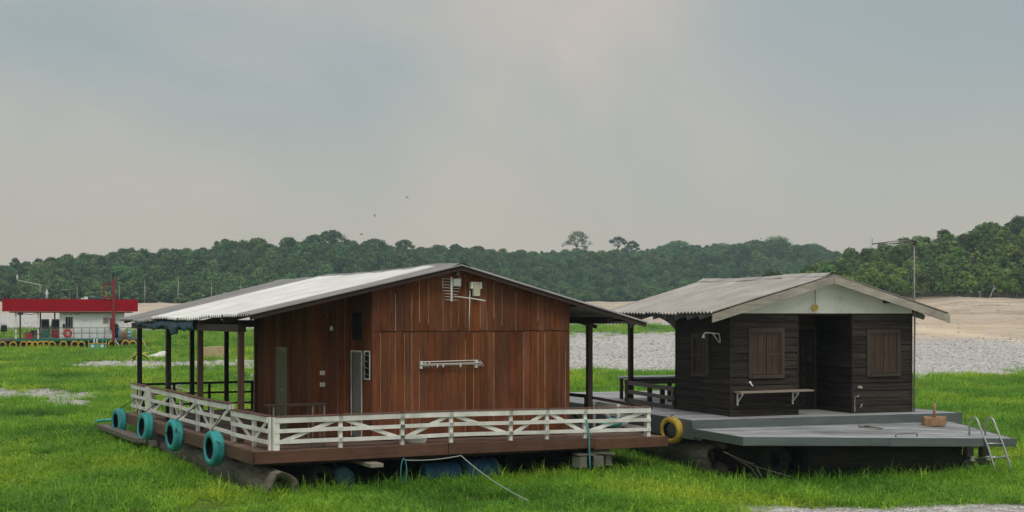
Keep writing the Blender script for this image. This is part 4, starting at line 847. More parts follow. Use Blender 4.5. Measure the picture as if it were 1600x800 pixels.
vs, fs = [], []
for j, (z, f) in enumerate(((.004, .98), (.15, 1.0), (.19, .99))):
    for k in range(14): t_ = 2*math.pi*k/14; vs.append((.31*f*math.cos(t_)*(1+.06*math.sin(5*k)), .22*f*math.sin(t_)*(1+.05*math.cos(3*k)), z+(.02*math.sin(k*2.1) if j == 2 else 0)))
for j in range(2): fs += [(j*14+k, j*14+(k+1) % 14, (j+1)*14+(k+1) % 14, (j+1)*14+k) for k in range(14)]
fs += [tuple(range(13, -1, -1)), tuple(28+k for k in range(14))]
mesh_obj('block', vs, fs, 'wood_block', wb); tube('stick', [(.02, 0, .17), (.025, 0, .38), (.03, .0, .52)], [.035, .03, .032], 'wood_block', wb, 7)
tc_ = thing('mooring_cleat', 'grey metal T-shaped bar lying on the grey platform', 'cleat', HB(2.75, -1.6, pw_(2.75, -1.6)), HB.yaw)
tube('cross_bar', [(-.16, .25, .05), (.14, .25, .05)], .03, 'pale_metal', tc_); tube('shaft', [(-.01, .23, .05), (.12, -.25, .03)], .02, 'pale_metal', tc_)
gh = thing('grab_handle', 'bent metal grab handle on the front edge of the grey platform', 'handle', HB(2.78, -2.88, pw_(2.78, -2.88)), HB.yaw)
tube('bar', [(-.28, 0, .0), (-.28, 0, .06), (-.25, 0, .085), (.25, 0, .085), (.28, 0, .06), (.28, 0, .0)], .016, 'pale_metal', gh)
dp = thing('driftwood_branches', 'bleached forked branches leaning under the left corner of the grey platform', 'branches', HB(-.85, -2.55, -1.12), HB.yaw)
for pts in ([(-.6, .25, .56), (.0, 0, .26), (.75, -.3, .02)], [(-.5, .3, .53), (-.05, .05, .22), (.05, -.1, .0)], [(.05, 0, .26), (.10, -.05, .1), (.16, -.05, .02)], [(-.35, .2, .45), (-.2, .1, .37), (.0, 0, .30)]): tube('branch', pts, .013, 'bark', dp, 6)
for o in [o for o in col.objects if o not in before_hb and o.parent is None]: o.scale = [c_*HB.k for c_ in o.scale]

# ================================================================ FLOATING FUEL STATION
fs_ = thing('fuel_station', 'floating fuel station with a long red roof fascia and pale grey cabin', 'station', GS.o, GS.yaw)
pu = lambda px: (px-5)/17.5
pw2 = lambda py: (530-py)/17.0
def fsb(name, px0, px1, py0, py1, v0, v1, m, parent=None): return bx(name, (pu(px0), v0, pw2(py1)), (pu(px1), v1, pw2(py0)), m, parent or fs_)
fsb('hull', -8, 218, 533, 546, .0, 6.5, 'hull'); fsb('deck', -9, 220, 530.2, 532.8, -.12, 6.6, 'concrete'); fsb('deck_edge', 22, 182, 529.5, 533.5, -.20, -.125, 'green_deck')
rf = fsb('roof', 5, 214, 467.5, 470, -.24, 6.4, 'roof_grey')
fsb('roof_fascia', 4.5, 215, 467, 486.5, -.34, -.25, 'red'); bx('roof_fascia', (pu(214.3), -.248, pw2(486.5)), (pu(215), 6.3, pw2(467)), 'red', fs_); bx('roof_fascia', (pu(4.5), -.248, pw2(486.5)), (pu(5.2), 6.3, pw2(467)), 'red', fs_)
fsb('soffit', 15, 207, 486.7, 488.5, -.2, 6.0, 'red_steel')
cw = fsb('cabin_wall', 93, 194, 488.6, 530, .25, 4.5, 'white_wall'); fsb('cabin_trim', 92, 95, 489, 530, 0.200, 0.245, 'white_paint'); fsb('cabin_trim', 113, 114, 497, 530, 0.220, 0.248, 'white_paint')
w1 = fsb('window', 101, 112.5, 495.5, 513, 0.200, 0.248, 'void'); 
for a in (101, 104.8, 109.2, 112): fsb('window_mullion', a, a+.8, 495.5, 513, 0.150, 0.198, 'grey_box')
fsb('air_unit', 97, 100.5, 506, 512, 0.050, 0.248, 'hull')
dd = fsb('door', 159, 170, 494, 530, 0.200, 0.248, 'white_paint'); fsb('door_vent', 160.5, 168.5, 496, 505.5, 0.170, 0.198, 'grey_box')
for i in range(8): fsb('door_slat', 159.6, 169.4, 508+i*2.6, 509.6+i*2.6, .185, .199, 'white_wall')
fsb('fire_cabinet', 171, 179, 497, 515, 0.000, 0.248, 'red_steel')
fsb('wall_lamp', 130, 134, 497, 499, 0.100, 0.248, 'white_paint')
for i in range(11):     # the painted name along the top of the wall is too worn to read
    if i not in (3, 6): fsb('wall_lettering', 98+i*2.4, 99.5+i*2.4, 489.5+(i % 2)*.3, 492, .235, .248, 'grey_box')
for px, m in ((25, 'white_paint'), (59, 'white_paint')): fsb('post', px-1.3, px+1.3, 488.5, 530, .0, .16, m)
for px in (85, 30, 62): fsb('post', px-1.2, px+1.2, 488.5, 530, 5.0, 5.15, 'red_steel')
fsb('light_fitting', 27, 36, 489, 492, .5, .8, 'rust_rail'); tube('cable', [(pu(36), .6, pw2(490)), (pu(47), .6, pw2(491.5)), (pu(58), .6, pw2(489.5))], .03, 'rope_dark', fs_, 5)
rl = fsb('railing', -8, 214, 512, 512.8, -.06, -.02, 'rust_rail')
def kid(par, o): o.location = Vector(o.location)-Vector(par.location); o.parent = par; return o
kid(rl, fsb('rail', -8, 214, 521, 521.6, -.06, -.02, 'rust_rail'))
for px in list(range(-6, 215, 12)): kid(rl, fsb('rail_post', px, px+.9, 512.8, 530, -.07, -.02, 'rust_rail'))
fsb('mast', 173.9, 178.1, 435, 533, -.62, -.40, 'red_steel'); fsb('mast_tip', 175.4, 176.6, 424, 435, -.57, -.45, 'hull'); fsb('mast_light', 174, 178, 427, 430, -.62, -.40, 'hull')
for a, b_, c_, d_ in ((160, 162, 442, 467), (162, 174.5, 442, 444), (162, 174.5, 463, 465)): fsb('roof_frame', a, b_, c_, d_, -.5, -.35, 'red_steel')
lathe('water_tank', [(0, 0), (.62, 0), (.64, .2), (.5, .24), (0, .27)], 'barrel_teal', fs_, (pu(148), 2.0, pw2(467)), 20, 'z'); fsb('roof_box', 131, 137, 462.5, 467.4, 1.6, 2.1, 'white_paint'); fsb('roof_box', 126, 130, 465, 467.4, 1.6, 2.1, 'white_paint')
for px, py in ((14, 463), (58, 464), (85, 463)): fsb('roof_stub', px-.8, px+.8, py, 467.4, .6, .75, 'hull')
fsb('roof_post', 107, 109, 452, 467.4, 1.0, 1.15, 'rust_rail'); fsb('roof_post', 106.3, 110.6, 450.8, 452, .9, 1.2, 'grey_box')
tube('radio_mast', [(pu(26.5), .8, pw2(467.4)), (pu(26.8), .8, pw2(446)), (pu(27), .8, pw2(427))], .035, 'rust_rail', fs_, 6); tube('radio_boom', [(pu(26), .8, pw2(437)), (pu(67), .8, pw2(445.5))], .03, 'white_metal', fs_, 6); lathe('radio_cap', [(0, 0), (.1, .05), (.06, .45), (0, .5)], 'white_metal', fs_, (pu(27), .8, pw2(437)), 8, 'z')
lathe('roof_vent', [(0, 0), (.12, 0), (.08, .3), (.16, .5), (.05, .75), (0, 1.0)], 'white_metal', fs_, (pu(72.5), .8, pw2(466)), 10, 'z'); fsb('boarding_ladder', 183, 184, 533, 545, -.8, -.72, 'rust_rail'); beam('boarding_ladder', (pu(178), -.5, pw2(531)), (pu(188), -1.2, pw2(546)), .06, .06, 'white_metal', fs_)
# things on the station
def pump(px, lab):
    p = thing('fuel_pump', lab, 'fuel pump', GS(pu(px), .9, .0), GS.yaw, 'fuel pumps')
    prism('housing', [(-.42, .02), (.42, .02), (.42, 1.1), (.36, 1.85), (-.30, 1.85), (-.42, 1.1)], -.3, .3, 'grey_box', p); prism('display', [(-.30, .95), (.36, .95), (.34, 1.75), (-.24, 1.75)], -.34, -.305, 'hull', p); bx('hose_panel', (-.3, -.34, .15), (.34, -.305, .85), 'green_deck' if px < 75 else 'red_steel', p)
    tube('hose', [(-.42, -.32, 1.2), (-.55, -.4, .7), (-.45, -.42, .25), (-.3, -.4, .6)], .03, 'rope_dark', p, 6)
pump(69.5, 'left fuel pump with a green lower panel on the station deck'); pump(85.5, 'right fuel pump with a red lower panel beside the station cabin')
v_, f_ = lathe_geo([(.24+.11*math.cos(t_*math.pi/5)+.06, .09*math.sin(t_*math.pi/5)) for t_ in range(10)], 24, 'y', True)
o = mesh_obj('lifebuoy', v_, f_, 'buoy_red', None, GS(pu(104.5), -.16, pw2(521)), True); o.rotation_euler.z = GS.yaw; tag(o, 'red lifebuoy hung on the station railing under the dark window', 'lifebuoy')
bxx = thing('red_crate', 'red crate on the station deck left of the fuel pumps', 'crate', GS(pu(44), .7, .0), GS.yaw); bx('body', (-.32, -.25, .004), (.32, .25, .55), 'buoy_red', bxx); bx('lid', (-.34, -.27, .553), (.34, .27, .64), 'red_steel', bxx)
en = thing('engine', 'dark machine standing between red crate and fuel pumps', 'machine', GS(pu(52.5), .9, 0), GS.yaw); bx('base', (-.35, -.25, .004), (.35, .25, .35), 'rust_rail', en); lathe('motor', [(0, -.3), (.24, -.28), (.24, .28), (0, .3)], 'hull', en, (0, 0, .55), 12)
bo = thing('black_box', 'black box hung on the railing at the left end of the station', 'box', GS(pu(7), -.3, pw2(513)), GS.yaw); bx('body', (-.26, -.15, -.32), (.26, .15, .32), 'hull', bo); bx('lid', (-.24, -.165, .24), (.24, .165, .36), 'grey_box', bo)
for px, m, r_, h_, lab in ((187, 'light_blue', .2, .85, 'slim pale blue drum by the red mast of the station'), (192.5, 'orange', .2, .75, 'orange canister between two blue drums on the station deck'), (201, 'light_blue', .27, .75, 'wide pale blue drum at the right end of the station deck')):
    o = lathe('drum', [(0, 0), (r_, .0), (r_, h_*.3), (r_*1.05, h_*.33), (r_, h_*.36), (r_, h_*.64), (r_*1.05, h_*.67), (r_, h_*.7), (r_*.95, h_*.97), (r_*.6, h_), (0, h_)], m, None, GS(pu(px), .3, .003), 18, 'z'); tag(o, lab, 'drum')
hs = thing('hose_bundle', 'dark coiled hoses hanging behind the red mast of the station', 'hose', GS(pu(182), .2, 0), GS.yaw)
for i in range(3): tube('hose', [(-.2+.1*i, 0, 1.4), (-.25+.12*i, -.05, .8), (-.12+.1*i, 0, .1), (.02+.08*i, .05, .6), (-.05+.08*i, 0, 1.3)], .05, 'hull', hs, 6)
TY = [(-4, 'outermost left'), (5, 'first in view from the left'), (21, 'standing alone left of the deck edge'), (37, 'left of the row of six'), (46, 'second of the row of six'), (54, 'third of the row of six'), (63, 'fourth of the row of six'), (71.5, 'fifth of the row of six'), (80.5, 'last of the row of six'), (98, 'standing alone below the lifebuoy'), (115.5, 'left of the pair by the teal crate'), (126, 'right of the pair by the teal crate'), (174, 'below the red mast'), (195.5, 'below the orange canister'), (207, 'below the wide blue drum'), (220, 'at the far right end')]
for i, (px, lab) in enumerate(TY[1:]):
    tyre('hull_tyre', .36+.04*(px > 150), .26, 'tyre_ochre', 'ochre tyre along the fuel station hull, '+lab, 'ochre tyres along the fuel station', GS, (pu(px), -.30, pw2(539+.4*math.sin(i*2))), face='v', rope=(-.02, .5, .03))
cr = thing('teal_crate', 'teal metal crate with yellow corner frame standing before the fuel station', 'crate', GS(pu(150.5), -1.3, pw2(547.5)), GS.yaw)
bx('body', (-.78, -.4, .004), (.78, .4, .62), 'teal_paint', cr)
for a in (-.80, .0, .78): bx('corner_post', (a-.035, -.44, 0), (a+.035, -.404, .92), 'yellow_paint', cr)
bx('top_rail', (-.82, -.45, .60), (.82, -.41, .68), 'yellow_paint', cr)
for a in (-.45, .40): bx('panel', (a-.14, -.43, .25), (a+.14, -.404, .52), 'white_paint', cr)
for a in (-.3, -.05, .45): bx('bottle_neck', (a-.06, -.1, .625), (a+.06, .1, 1.05), 'white_paint' if a < .3 else 'teal_paint', cr)

# ================================================================ THINGS IN THE MEADOW
def gpos(px, y, dz=0): x = (px-800)/F_PX*y; return Vector((x, y, gz(x, y)+dz))
fb = thing('foam_block', 'yellowed foam block lying in the meadow beyond the left porch', 'block', gpos(337, 106, .15), .25)
prism('block', [(-1.0, -.2), (.95, -.2), (1.0, .68), (.5, .82), (-.98, .72)], -.6, .6, 'foam', fb)
bw = thing('boat_bow', 'white and dark boat half sunk in the grass beyond the left porch', 'boat', gpos(247, 108), .5)
vs, fs = [], []
for i in range(9):
    f = i/8; x = -1.1+2.0*f; hw = .35*math.sin(math.pi*min(1, .25+.75*(1-f)))+.02
    for j in range(7): a = math.pi*j/6; vs.append((x, -hw*math.cos(a)*1.2, .05+.48*math.sin(a)*(1-.75*(1-f)**2)*(.5+.5*f if f < .6 else 1)))
for i in range(8):
    for j in range(6): fs.append((i*7+j, i*7+j+1, (i+1)*7+j+1, (i+1)*7+j))
fs.append(tuple(8*7+j for j in range(7))); fs.append(tuple(range(6, -1, -1)))
mesh_obj('hull', vs, fs, 'white_paint', bw, smooth=True)
v_, f_ = tube_geo([(.55, -.50, .0), (.62, -.36, .40), (.66, 0, .58), (.62, .36, .40), (.55, .50, .0)], .09, 8); mesh_obj('rub_rail', v_, f_, 'barrel_teal', bw, smooth=True)
tag(tube('tether_rope', cat_pts(GS(pu(221), -.5, .2), gpos(240, 108, .45), .4), .02, 'rope_pale', None, 5), 'slack pale rope from the fuel station to the sunken boat', 'rope')
for i, (px, y, yaw, lab) in enumerate(((268, 62, .5, 'grey board propped on another in the grass beyond the white side railing'), (283, 61.5, -.2, 'grey board lying flat under a propped board in the grass'))):
    o = thing('loose_board', lab, 'board', gpos(px, y, .12), yaw); bb = box('board', (0, 0, .1), (1.5, .28, .05), 'bench', o, (0, -.32 if i == 0 else .22, 0)); box('batten', (.2, 0, .04), (.08, .26, .06), 'grey_rail', o)
tc2 = thing('teal_cloth', 'teal cloth and pale cord lying past the far end of the brown house deck', 'cloth', gpos(166, 45, .2), .3); tc2.scale = (.75, .75, .6)
v_, f_ = tube_geo([(-.55, 0, .0), (-.2, .03, .07), (.15, 0, .09), (.4, -.03, .12)], [.05, .09, .08, .03], 8); mesh_obj('cloth', v_, f_, 'teal_paint', tc2, smooth=True); tube('cord', [(.35, 0, .12), (.5, .02, .25), (.65, 0, .22), (.75, .02, .02)], .018, 'rope_pale', tc2, 6)
# young palm beyond the far post
pm = thing('young_palm', 'young palm with yellowing leaves beyond the far left post', 'palm', gpos(218, 62), 0)
tube('trunk', [(0, 0, -.05), (.03, 0, .9), (-.02, 0, 1.75)], [.05, .035, .03], 'bark', pm, 8)
rs = random.Random(4)
for i in range(9):
    th = i*2.4; L_ = .62 if i < 6 else .42; up = .5 if i >= 5 else .30; vs, fs = [], []
    for j in range(9):
        f = j/8; rr = L_*f; z = 1.70+up*f-1.25*f*f*L_*.8; hw = .015+.09*math.sin(math.pi*min(1, f+.08))
        c_ = (math.cos(th)*rr, math.sin(th)*rr, z); s_ = (-math.sin(th)*hw, math.cos(th)*hw)
        vs += [(c_[0]-s_[0], c_[1]-s_[1], c_[2]-.04), c_, (c_[0]+s_[0], c_[1]+s_[1], c_[2]-.04)]
        if j: k = (j-1)*3; fs += [(k, k+1, k+4, k+3), (k+1, k+2, k+5, k+4)]
    mesh_obj('frond', vs, fs, 'leaf_palm', pm)
# birds
for i, (px, py, y, a, s_, lab) in enumerate(((635, 308, 160, .4, 1.0, 'topmost dark bird gliding in the sky'), (585, 337, 170, .7, .7, 'dark bird tilted below the topmost bird'), (564, 366, 180, 0, .9, 'dark bird just above the forest near the tall dome tree'), (1190, 373, 190, .2, .7, 'dark bird above the forest right of the middle'))):
    x = (px-800)/F_PX*y; z = CAM_H+(HOR-py)/F_PX*y
    vs = [(-.38, -.05, .10), (-.18, .02, .08), (0, .05, .0), (.18, .02, .08), (.38, -.05, .10), (-.18, -.14, .07), (0, -.16, 0), (.18, -.14, .07), (0, .22, .02), (0, -.34, 0), (0, 0, .06), (0, 0, -.06)]
    fs = [(0, 5, 1), (1, 5, 6, 2), (2, 6, 7, 3), (3, 7, 4), (2, 8, 10), (2, 11, 8), (6, 10, 9), (6, 9, 11), (2, 10, 6), (2, 6, 11)]
    o = mesh_obj('bird', [(p[0]*s_, p[1]*s_, p[2]*s_) for p in vs], fs, 'bird', None, (x, y, z)); o.rotation_euler = (.5, a, .6+i); tag(o, lab, 'bird', 'birds in the sky')
# masts beyond the hill
def far_mast(px, py0, y, h, w, lab, lattice):
    x = (px-800)/F_PX*y; z1 = CAM_H+(HOR-py0)/F_PX*y; o = thing('radio_mast', lab, 'mast', (x, y, z1-h), .3)
    if lattice:
        for a, b_ in ((-w, -w), (w, -w), (w, w), (-w, w)): tube('leg', [(a, b_, 0), (a*.6, b_*.6, h)], .12, 'white_metal', o, 5)
        for i in range(14): z = h*i/14; f = 1-.4*i/14; bx('brace', (-w*f, -w*f-.05, z), (w*f, -w*f+.05, z+.12), 'white_metal', o); beam('brace', (-w*f, -w*f, z), (w*f, -w*f, z+h/14), .1, .1, 'white_metal', o)
        bx('antenna_panel', (-w*1.2, -w*1.1, h*.62), (-w*.4, -w*.7, h*.78), 'white_metal', o); bx('antenna_panel', (w*.3, -w*1.1, h*.8), (w*1.1, -w*.7, h*.93), 'white_metal', o)
    else: tube('pole', [(0, 0, 0), (0, 0, h)], [.16, .07], 'white_metal', o, 5); bx('base', (-.4, -.4, 0), (.4, .4, .5), 'concrete', o)
far_mast(1361, 367, 690, 26, .75, 'white lattice mast rising behind the dip in the hills', True)
far_mast(1236, 352, 690, 24, .1, 'thin needle mast above the highest trees of the middle hill', False)

# ================================================================ GRASS, STONES
grass_m = bpy.data.materials.new('meadow_grass'); grass_m.use_nodes = True; t = grass_m.node_tree; L = t.links.new
b = t.nodes['Principled BSDF']; b.inputs['Roughness'].default_value = .55; b.inputs['Specular IOR Level'].default_value = .25
geo = N(t, 'ShaderNodeNewGeometry'); oi = N(t, 'ShaderNodeObjectInfo')
def noise(scale, detail=4): n = N(t, 'ShaderNodeTexNoise'); n.inputs['Scale'].default_value = scale; n.inputs['Detail'].default_value = detail; L(oi.outputs['Location'], n.inputs['Vector']); return n
c1 = ramp(noise(.19, 6).outputs[0], [(.30, (.095, .24, .027)), (.43, (.17, .39, .036)), (.55, (.27, .49, .043)), (.68, (.43, .57, .05))])
rr_ = ramp(oi.outputs['Random'], [(0, (.60, .66, .6)), (.5, (1.0, 1.0, 1.0)), (.93, (1.25, 1.2, 1.1)), (1, (2.1, 1.6, 1.7))])
mm = N(t, 'ShaderNodeMix', data_type='RGBA', blend_type='MULTIPLY'); mm.inputs[0].default_value = 1; L(c1, mm.inputs[6]); L(rr_, mm.inputs[7])
bn = N(t, 'ShaderNodeTexNoise'); bn.inputs['Scale'].default_value = 16; bn.inputs['Detail'].default_value = 1; L(geo.outputs['Position'], bn.inputs['Vector'])
bl = ramp(bn.outputs[0], [(.32, (.45, .52, .45)), (.5, (1, 1, 1)), (.68, (1.55, 1.4, 1.5))])
m2 = N(t, 'ShaderNodeMix', data_type='RGBA', blend_type='MULTIPLY'); m2.inputs[0].default_value = 1; L(mm.outputs[2], m2.inputs[6]); L(bl, m2.inputs[7]); mm = m2
L(mm.outputs[2], b.inputs['Base Color'])
b.inputs['Transmission Weight'].default_value = 0
tl = N(t, 'ShaderNodeBsdfTranslucent'); L(mm.outputs[2], tl.inputs[0]); ms_ = N(t, 'ShaderNodeMixShader'); ms_.inputs[0].default_value = .45
L(b.outputs[0], ms_.inputs[1]); L(tl.outputs[0], ms_.inputs[2]); L(ms_.outputs[0], t.nodes['Material Output'].inputs[0])
def tuft(seed, n, L0, L1, rad, wd, droop):
    rs = np.random.RandomState(seed); V, Q = [], []
    for i in range(n):
        a, r_ = rs.rand()*6.283, rad*math.sqrt(rs.rand()); bx_, by_ = r_*math.cos(a), r_*math.sin(a); d_ = a+rs.normal()*.8; L_ = L0+(L1-L0)*rs.rand(); w_ = wd*(.7+.6*rs.rand()); le = .15+droop*rs.rand(); o_ = len(V)
        sx, sy = -math.sin(d_)*w_, math.cos(d_)*w_
        for j in range(4):
            f = j/3; out_ = L_*le*f*f*1.1; z = L_*(f-.55*le*f*f*f); ww_ = 1-.85*f; cx, cy = bx_+math.cos(d_)*out_, by_+math.sin(d_)*out_
            V += [(cx-sx*ww_, cy-sy*ww_, z-.03), (cx+sx*ww_, cy+sy*ww_, z-.03)]
            if j: k = o_+(j-1)*2; Q.append((k, k+1, k+3, k+2))
    return np_mesh('grass_tuft', np.array(V), np.array(Q), [grass_m])
tufts = [tuft(i, 18, .12, .34, .15, .0105, 1.25) for i in range(6)]
tall = [tuft(20+i, 12, .25, .55, .14, .0085, 1.2) for i in range(4)]
rs = np.random.RandomState(11)
def sample(y0, y1, dens, keep=None):
    """even scatter over the ground between two depths, a little wider than the view"""
    n = int(dens*1.0/2*(y1*y1-y0*y0)); y = np.sqrt(rs.rand(n)*(y1*y1-y0*y0)+y0*y0); x = (rs.rand(n)-.5)*1.0*y
    return x, y
def local(fr, x, y): dx, dy = x-fr.o.x, y-fr.o.y; c_, s_ = math.cos(fr.yaw), math.sin(fr.yaw); return (dx*c_+dy*s_)/fr.k, (-dx*s_+dy*c_)/fr.k
def under(x, y, m=0.):
    u, v = local(HA, x, y); a = (u > -3.25+m) & (u < 7.2-m) & (v > -1.0+m) & (v < 12.1-m)
    u, v = local(HB, x, y); b_ = (u > -1.2+m) & (u < 5.75-m) & (v > -2.75+m) & (v < 10.7-m)
    u, v = local(GS, x, y); return a | b_ | ((u > -.6) & (u < 12.3) & (v > .1) & (v < 6.4))
P, RZ, SC = [], [], []
for y0, y1, dens, s0, s1 in ((23, 40, 50, .75, 1.35), (40, 62, 26, 1.0, 1.6), (62, 100, 9, 1.3, 2.1), (100, 150, 3.4, 1.6, 2.6), (150, 225, 1.5, 2.0, 3.2)):
    x, y = sample(y0, y1, dens); g, _ = cover(x, y); nz_ = fbm(x*.55, y*.35, 3); k = (rs.rand(len(x)) < g*(.1+1.5*nz_)) & ~under(x, y); x, y = x[k], y[k]; nz_ = nz_[k]
    P.append(np.stack([x, y, ground(x, y)], -1)); RZ.append(rs.rand(len(x))*6.283); s = (s0+(s1-s0)*rs.rand(len(x)))*(.45+1.0*nz_); SC.append(np.stack([s, s, s*(.75+.25*rs.rand(len(x)))], -1))
scatter('meadow_grass', np.concatenate(P), np.concatenate(RZ), np.concatenate(SC), tufts, 'lush green meadow grass covering the dry river bed')
x, y = sample(24, 60, 2.4); g, _ = cover(x, y); k = (rs.rand(len(x)) < g*sstep(.5, .62, fbm(x*.4+31, y*.3, 3))) & ~under(x, y); x, y = x[k], y[k]; P = [np.stack([x, y, ground(x, y)], -1)]
for fr, pts in ((HA, [(u, -1.25-.5*rs.rand()) for u in np.arange(-3.6, 7.6, .055)]+[(-3.45-.6*rs.rand(), v) for v in np.arange(-1.6, 12, .16)]), (HB, [(u, -3.0-.45*rs.rand()) for u in np.arange(-1.9, 6.2, .05)]+[(-1.5-.4*rs.rand(), v) for v in np.arange(-3, 0, .1)])):
    q = np.array([tuple(fr(a, c_, 0)) for a, c_ in pts]); q[:, 2] = ground(q[:, 0], q[:, 1]); P.append(q)
P = np.concatenate(P); s = .65+.7*rs.rand(len(P))**1.5; scatter('tall_grass', P, rs.rand(len(P))*6.283, np.stack([s, s, s], -1), tall, 'taller arching grass along the deck edges and in clumps')
# stones
stn = []
for i in range(4):
    r2 = np.random.RandomState(40+i); vs, fs = lathe_geo([(0.001, -.5), (.35, -.38), (.5, 0), (.36, .36), (.001, .46)], 7, 'z'); vs = np.array(vs)*(1+.25*r2.randn(len(vs), 1)*.6)*[1, .8, .6]
    stn.append(np_mesh('stone', vs, np.array(fs), [M['stone']]))
P, SZ = [], []
for y0, y1, dens, s0, s1 in ((24, 30, 110, .02, .09), (38, 70, 26, .04, .13), (70, 130, 3, .08, .22), (130, 230, .5, .15, .35)):
    x, y = sample(y0, y1, dens); g, sa = cover(x, y); k = (rs.rand(len(x)) < (1-g)**1.5*(1-.85*sa)) & ~under(x, y); x, y = x[k], y[k]
    P.append(np.stack([x, y, ground(x, y)+.005], -1)); SZ.append(s0+(s1-s0)*rs.rand(len(x))**2)
P, SZ = np.concatenate(P), np.concatenate(SZ); scatter('gravel_stones', P, rs.rand(len(P))*6.283, np.stack([SZ, SZ, SZ], -1), stn, 'pale gravel stones on the bare river bed')

# ================================================================ FOREST
def crown_geo(seed, clumps, leaves, size, rc_f=1.0):
    """leaf-sized quads in clumps; clumps: (x,y,z,r)"""
    r_ = np.random.RandomState(seed); C_ = np.array(clumps); n = leaves*len(C_); ci = np.repeat(np.arange(len(C_)), leaves)
    d_ = r_.randn(n, 3); d_ /= np.linalg.norm(d_, axis=1)[:, None]; rad = C_[ci, 3]*(r_.rand(n)**.45)*rc_f
    p = C_[ci, :3]+d_*rad[:, None]*[1, 1, .72]
    nm = d_*.7+[0, 0, .5]+r_.randn(n, 3)*.55; nm /= np.linalg.norm(nm, axis=1)[:, None]
    a = np.cross(nm, r_.randn(n, 3)); a /= np.linalg.norm(a, axis=1)[:, None]; b_ = np.cross(nm, a)
    s = size*(.55+.9*r_.rand(n))[:, None]; q = np.stack([p-a*s*.5-b_*s*.12, p-a*.1*s-b_*s*.42, p+a*s*.55+b_*s*.1, p+a*.05*s+b_*s*.42], 1)
    return q.reshape(-1, 3), np.arange(n*4).reshape(-1, 4)
def dome(seed, W, H0, H1, n, rmin, rmax):
    r_ = random.Random(seed); out_ = []
    for i in range(n):
        th = i*2.399+r_.uniform(-.4, .4); f = math.sqrt((i+.5)/n); rr = W/2*f*r_.uniform(.75, 1.0); z = H1-(H1-H0)*(f**2.2)*r_.uniform(.6, 1.0)
        cr_ = r_.uniform(rmin, rmax); out_.append((rr*math.cos(th), rr*math.sin(th), z-cr_*.6, cr_))
    return out_
def limb_geo(seed, clumps, base_h, r0, n=6):
    r_ = random.Random(seed); parts = [tube_geo([(0, 0, -1), (r_.uniform(-.1, .1), 0, base_h*.5), (r_.uniform(-.25, .25), r_.uniform(-.25, .25), base_h)], [r0*1.2, r0, r0*.75], 7)]
    for c_ in r_.sample(clumps, min(n, len(clumps))): parts.append(tube_geo([(0, 0, base_h*.85), (c_[0]*.45, c_[1]*.45, base_h+(c_[2]-base_h)*.55), (c_[0]*.9, c_[1]*.9, c_[2])], [r0*.6, r0*.4, r0*.15], 5))
    return join(parts)
def tree_mesh(seed, W, H0, H1, n, leaves, size, leafm):
    cl = dome(seed, W, H0, H1, n, W*.14, W*.22); q, f = crown_geo(seed, cl, leaves, size); tv, tf = limb_geo(seed, cl, H0+.3, .13, 5); tv = np.array(tv)
    tq = [list(x)+[x[-1]]*(4-len(x)) if len(x) < 4 else list(x[:4]) for x in tf if len(x) == 4]
    v = np.concatenate([q, tv]); fq = np.concatenate([f, np.array(tq)+len(q)]); mi = np.concatenate([np.zeros(len(f), 'i'), np.ones(len(tq), 'i')])
    return np_mesh('forest_tree', v, fq, [leafm, M['bark']], mi)
far_t = [tree_mesh(60+i, w, h0, h1, n, 60, .62, M['leaf_far']) for i, (w, h0, h1, n) in enumerate(((9.5, 2.6, 8.0, 24), (8.0, 2.0, 7.0, 20), (11, 3.0, 8.8, 28), (7, 1.6, 6.2, 16), (8.5, 3.2, 8.4, 20), (6, 2.2, 8.4, 15)))]
near_t = [tree_mesh(80+i, w, h0, h1, n, 85, .42, M['leaf_near']) for i, (w, h0, h1, n) in enumerate(((5.5, 2.6, 6.5, 15), (4.5, 2.0, 5.5, 12), (6.2, 3.4, 7.4, 17), (3.6, 1.2, 4.5, 10), (4.8, 1.5, 5, 12)))]
bush = [tree_mesh(100+i, w, .3, h1, 8, 60, .45, M['leaf_far']) for i, (w, h1) in enumerate(((3.6, 2.6), (2.8, 2.0)))]
def hill_pts(px0, px1, zb, zc, step, extra):
    P = []; px = px0
    for yb in np.arange(0, 1.0001+extra, .0001):
        break
    y = 0
    out_ = []
    base = 200
    ys = np.arange(base, 860, step)
    for yy in ys:
        xs = np.arange((px0-800)/F_PX*yy, (px1-800)/F_PX*yy, step)
        out_.append(np.stack([xs+rs.uniform(-.5, .5, len(xs))*step, np.full(len(xs), yy)+rs.uniform(-.5, .5, len(xs))*step], -1))
    q = np.concatenate(out_); pxs = px_of(q[:, 0], q[:, 1]); b0, c0 = zb(pxs), zc(pxs)
    k = (q[:, 1] > b0) & (q[:, 1] < c0+extra); return q[k], pxs[k], ((q[:, 1]-b0)/(c0-b0))[k]
q, pxs, f = hill_pts(-450, 1480, zb_l, zc_l, 3.7, 10)
k = (pxs < 1330) | (f > .55); q, f = q[k], f[k]
z = ground(q[:, 0], q[:, 1], False); s = (.32+.34*rs.rand(len(q))**1.8)*(1+.30*(fbm(q[:, 0]*.03, q[:, 1]*.03, 2)-.5)*2)
scatter('far_forest', np.concatenate([q.T, [z]]).T, rs.rand(len(q))*6.28, np.stack([s, s, s*(.85+.3*rs.rand(len(q)))], -1), far_t, 'dense green forest covering the low hills behind the houses')
q, pxs, f = hill_pts(1190, 2150, lambda p: np.full_like(p, ZB_R), lambda p: np.full_like(p, ZC_R), 2.5, 9)
z = ground(q[:, 0], q[:, 1], False); s = (.30+.40*rs.rand(len(q))**1.4)*(1+.35*(fbm(q[:, 0]*.04+7, q[:, 1]*.04, 2)-.5)*2)
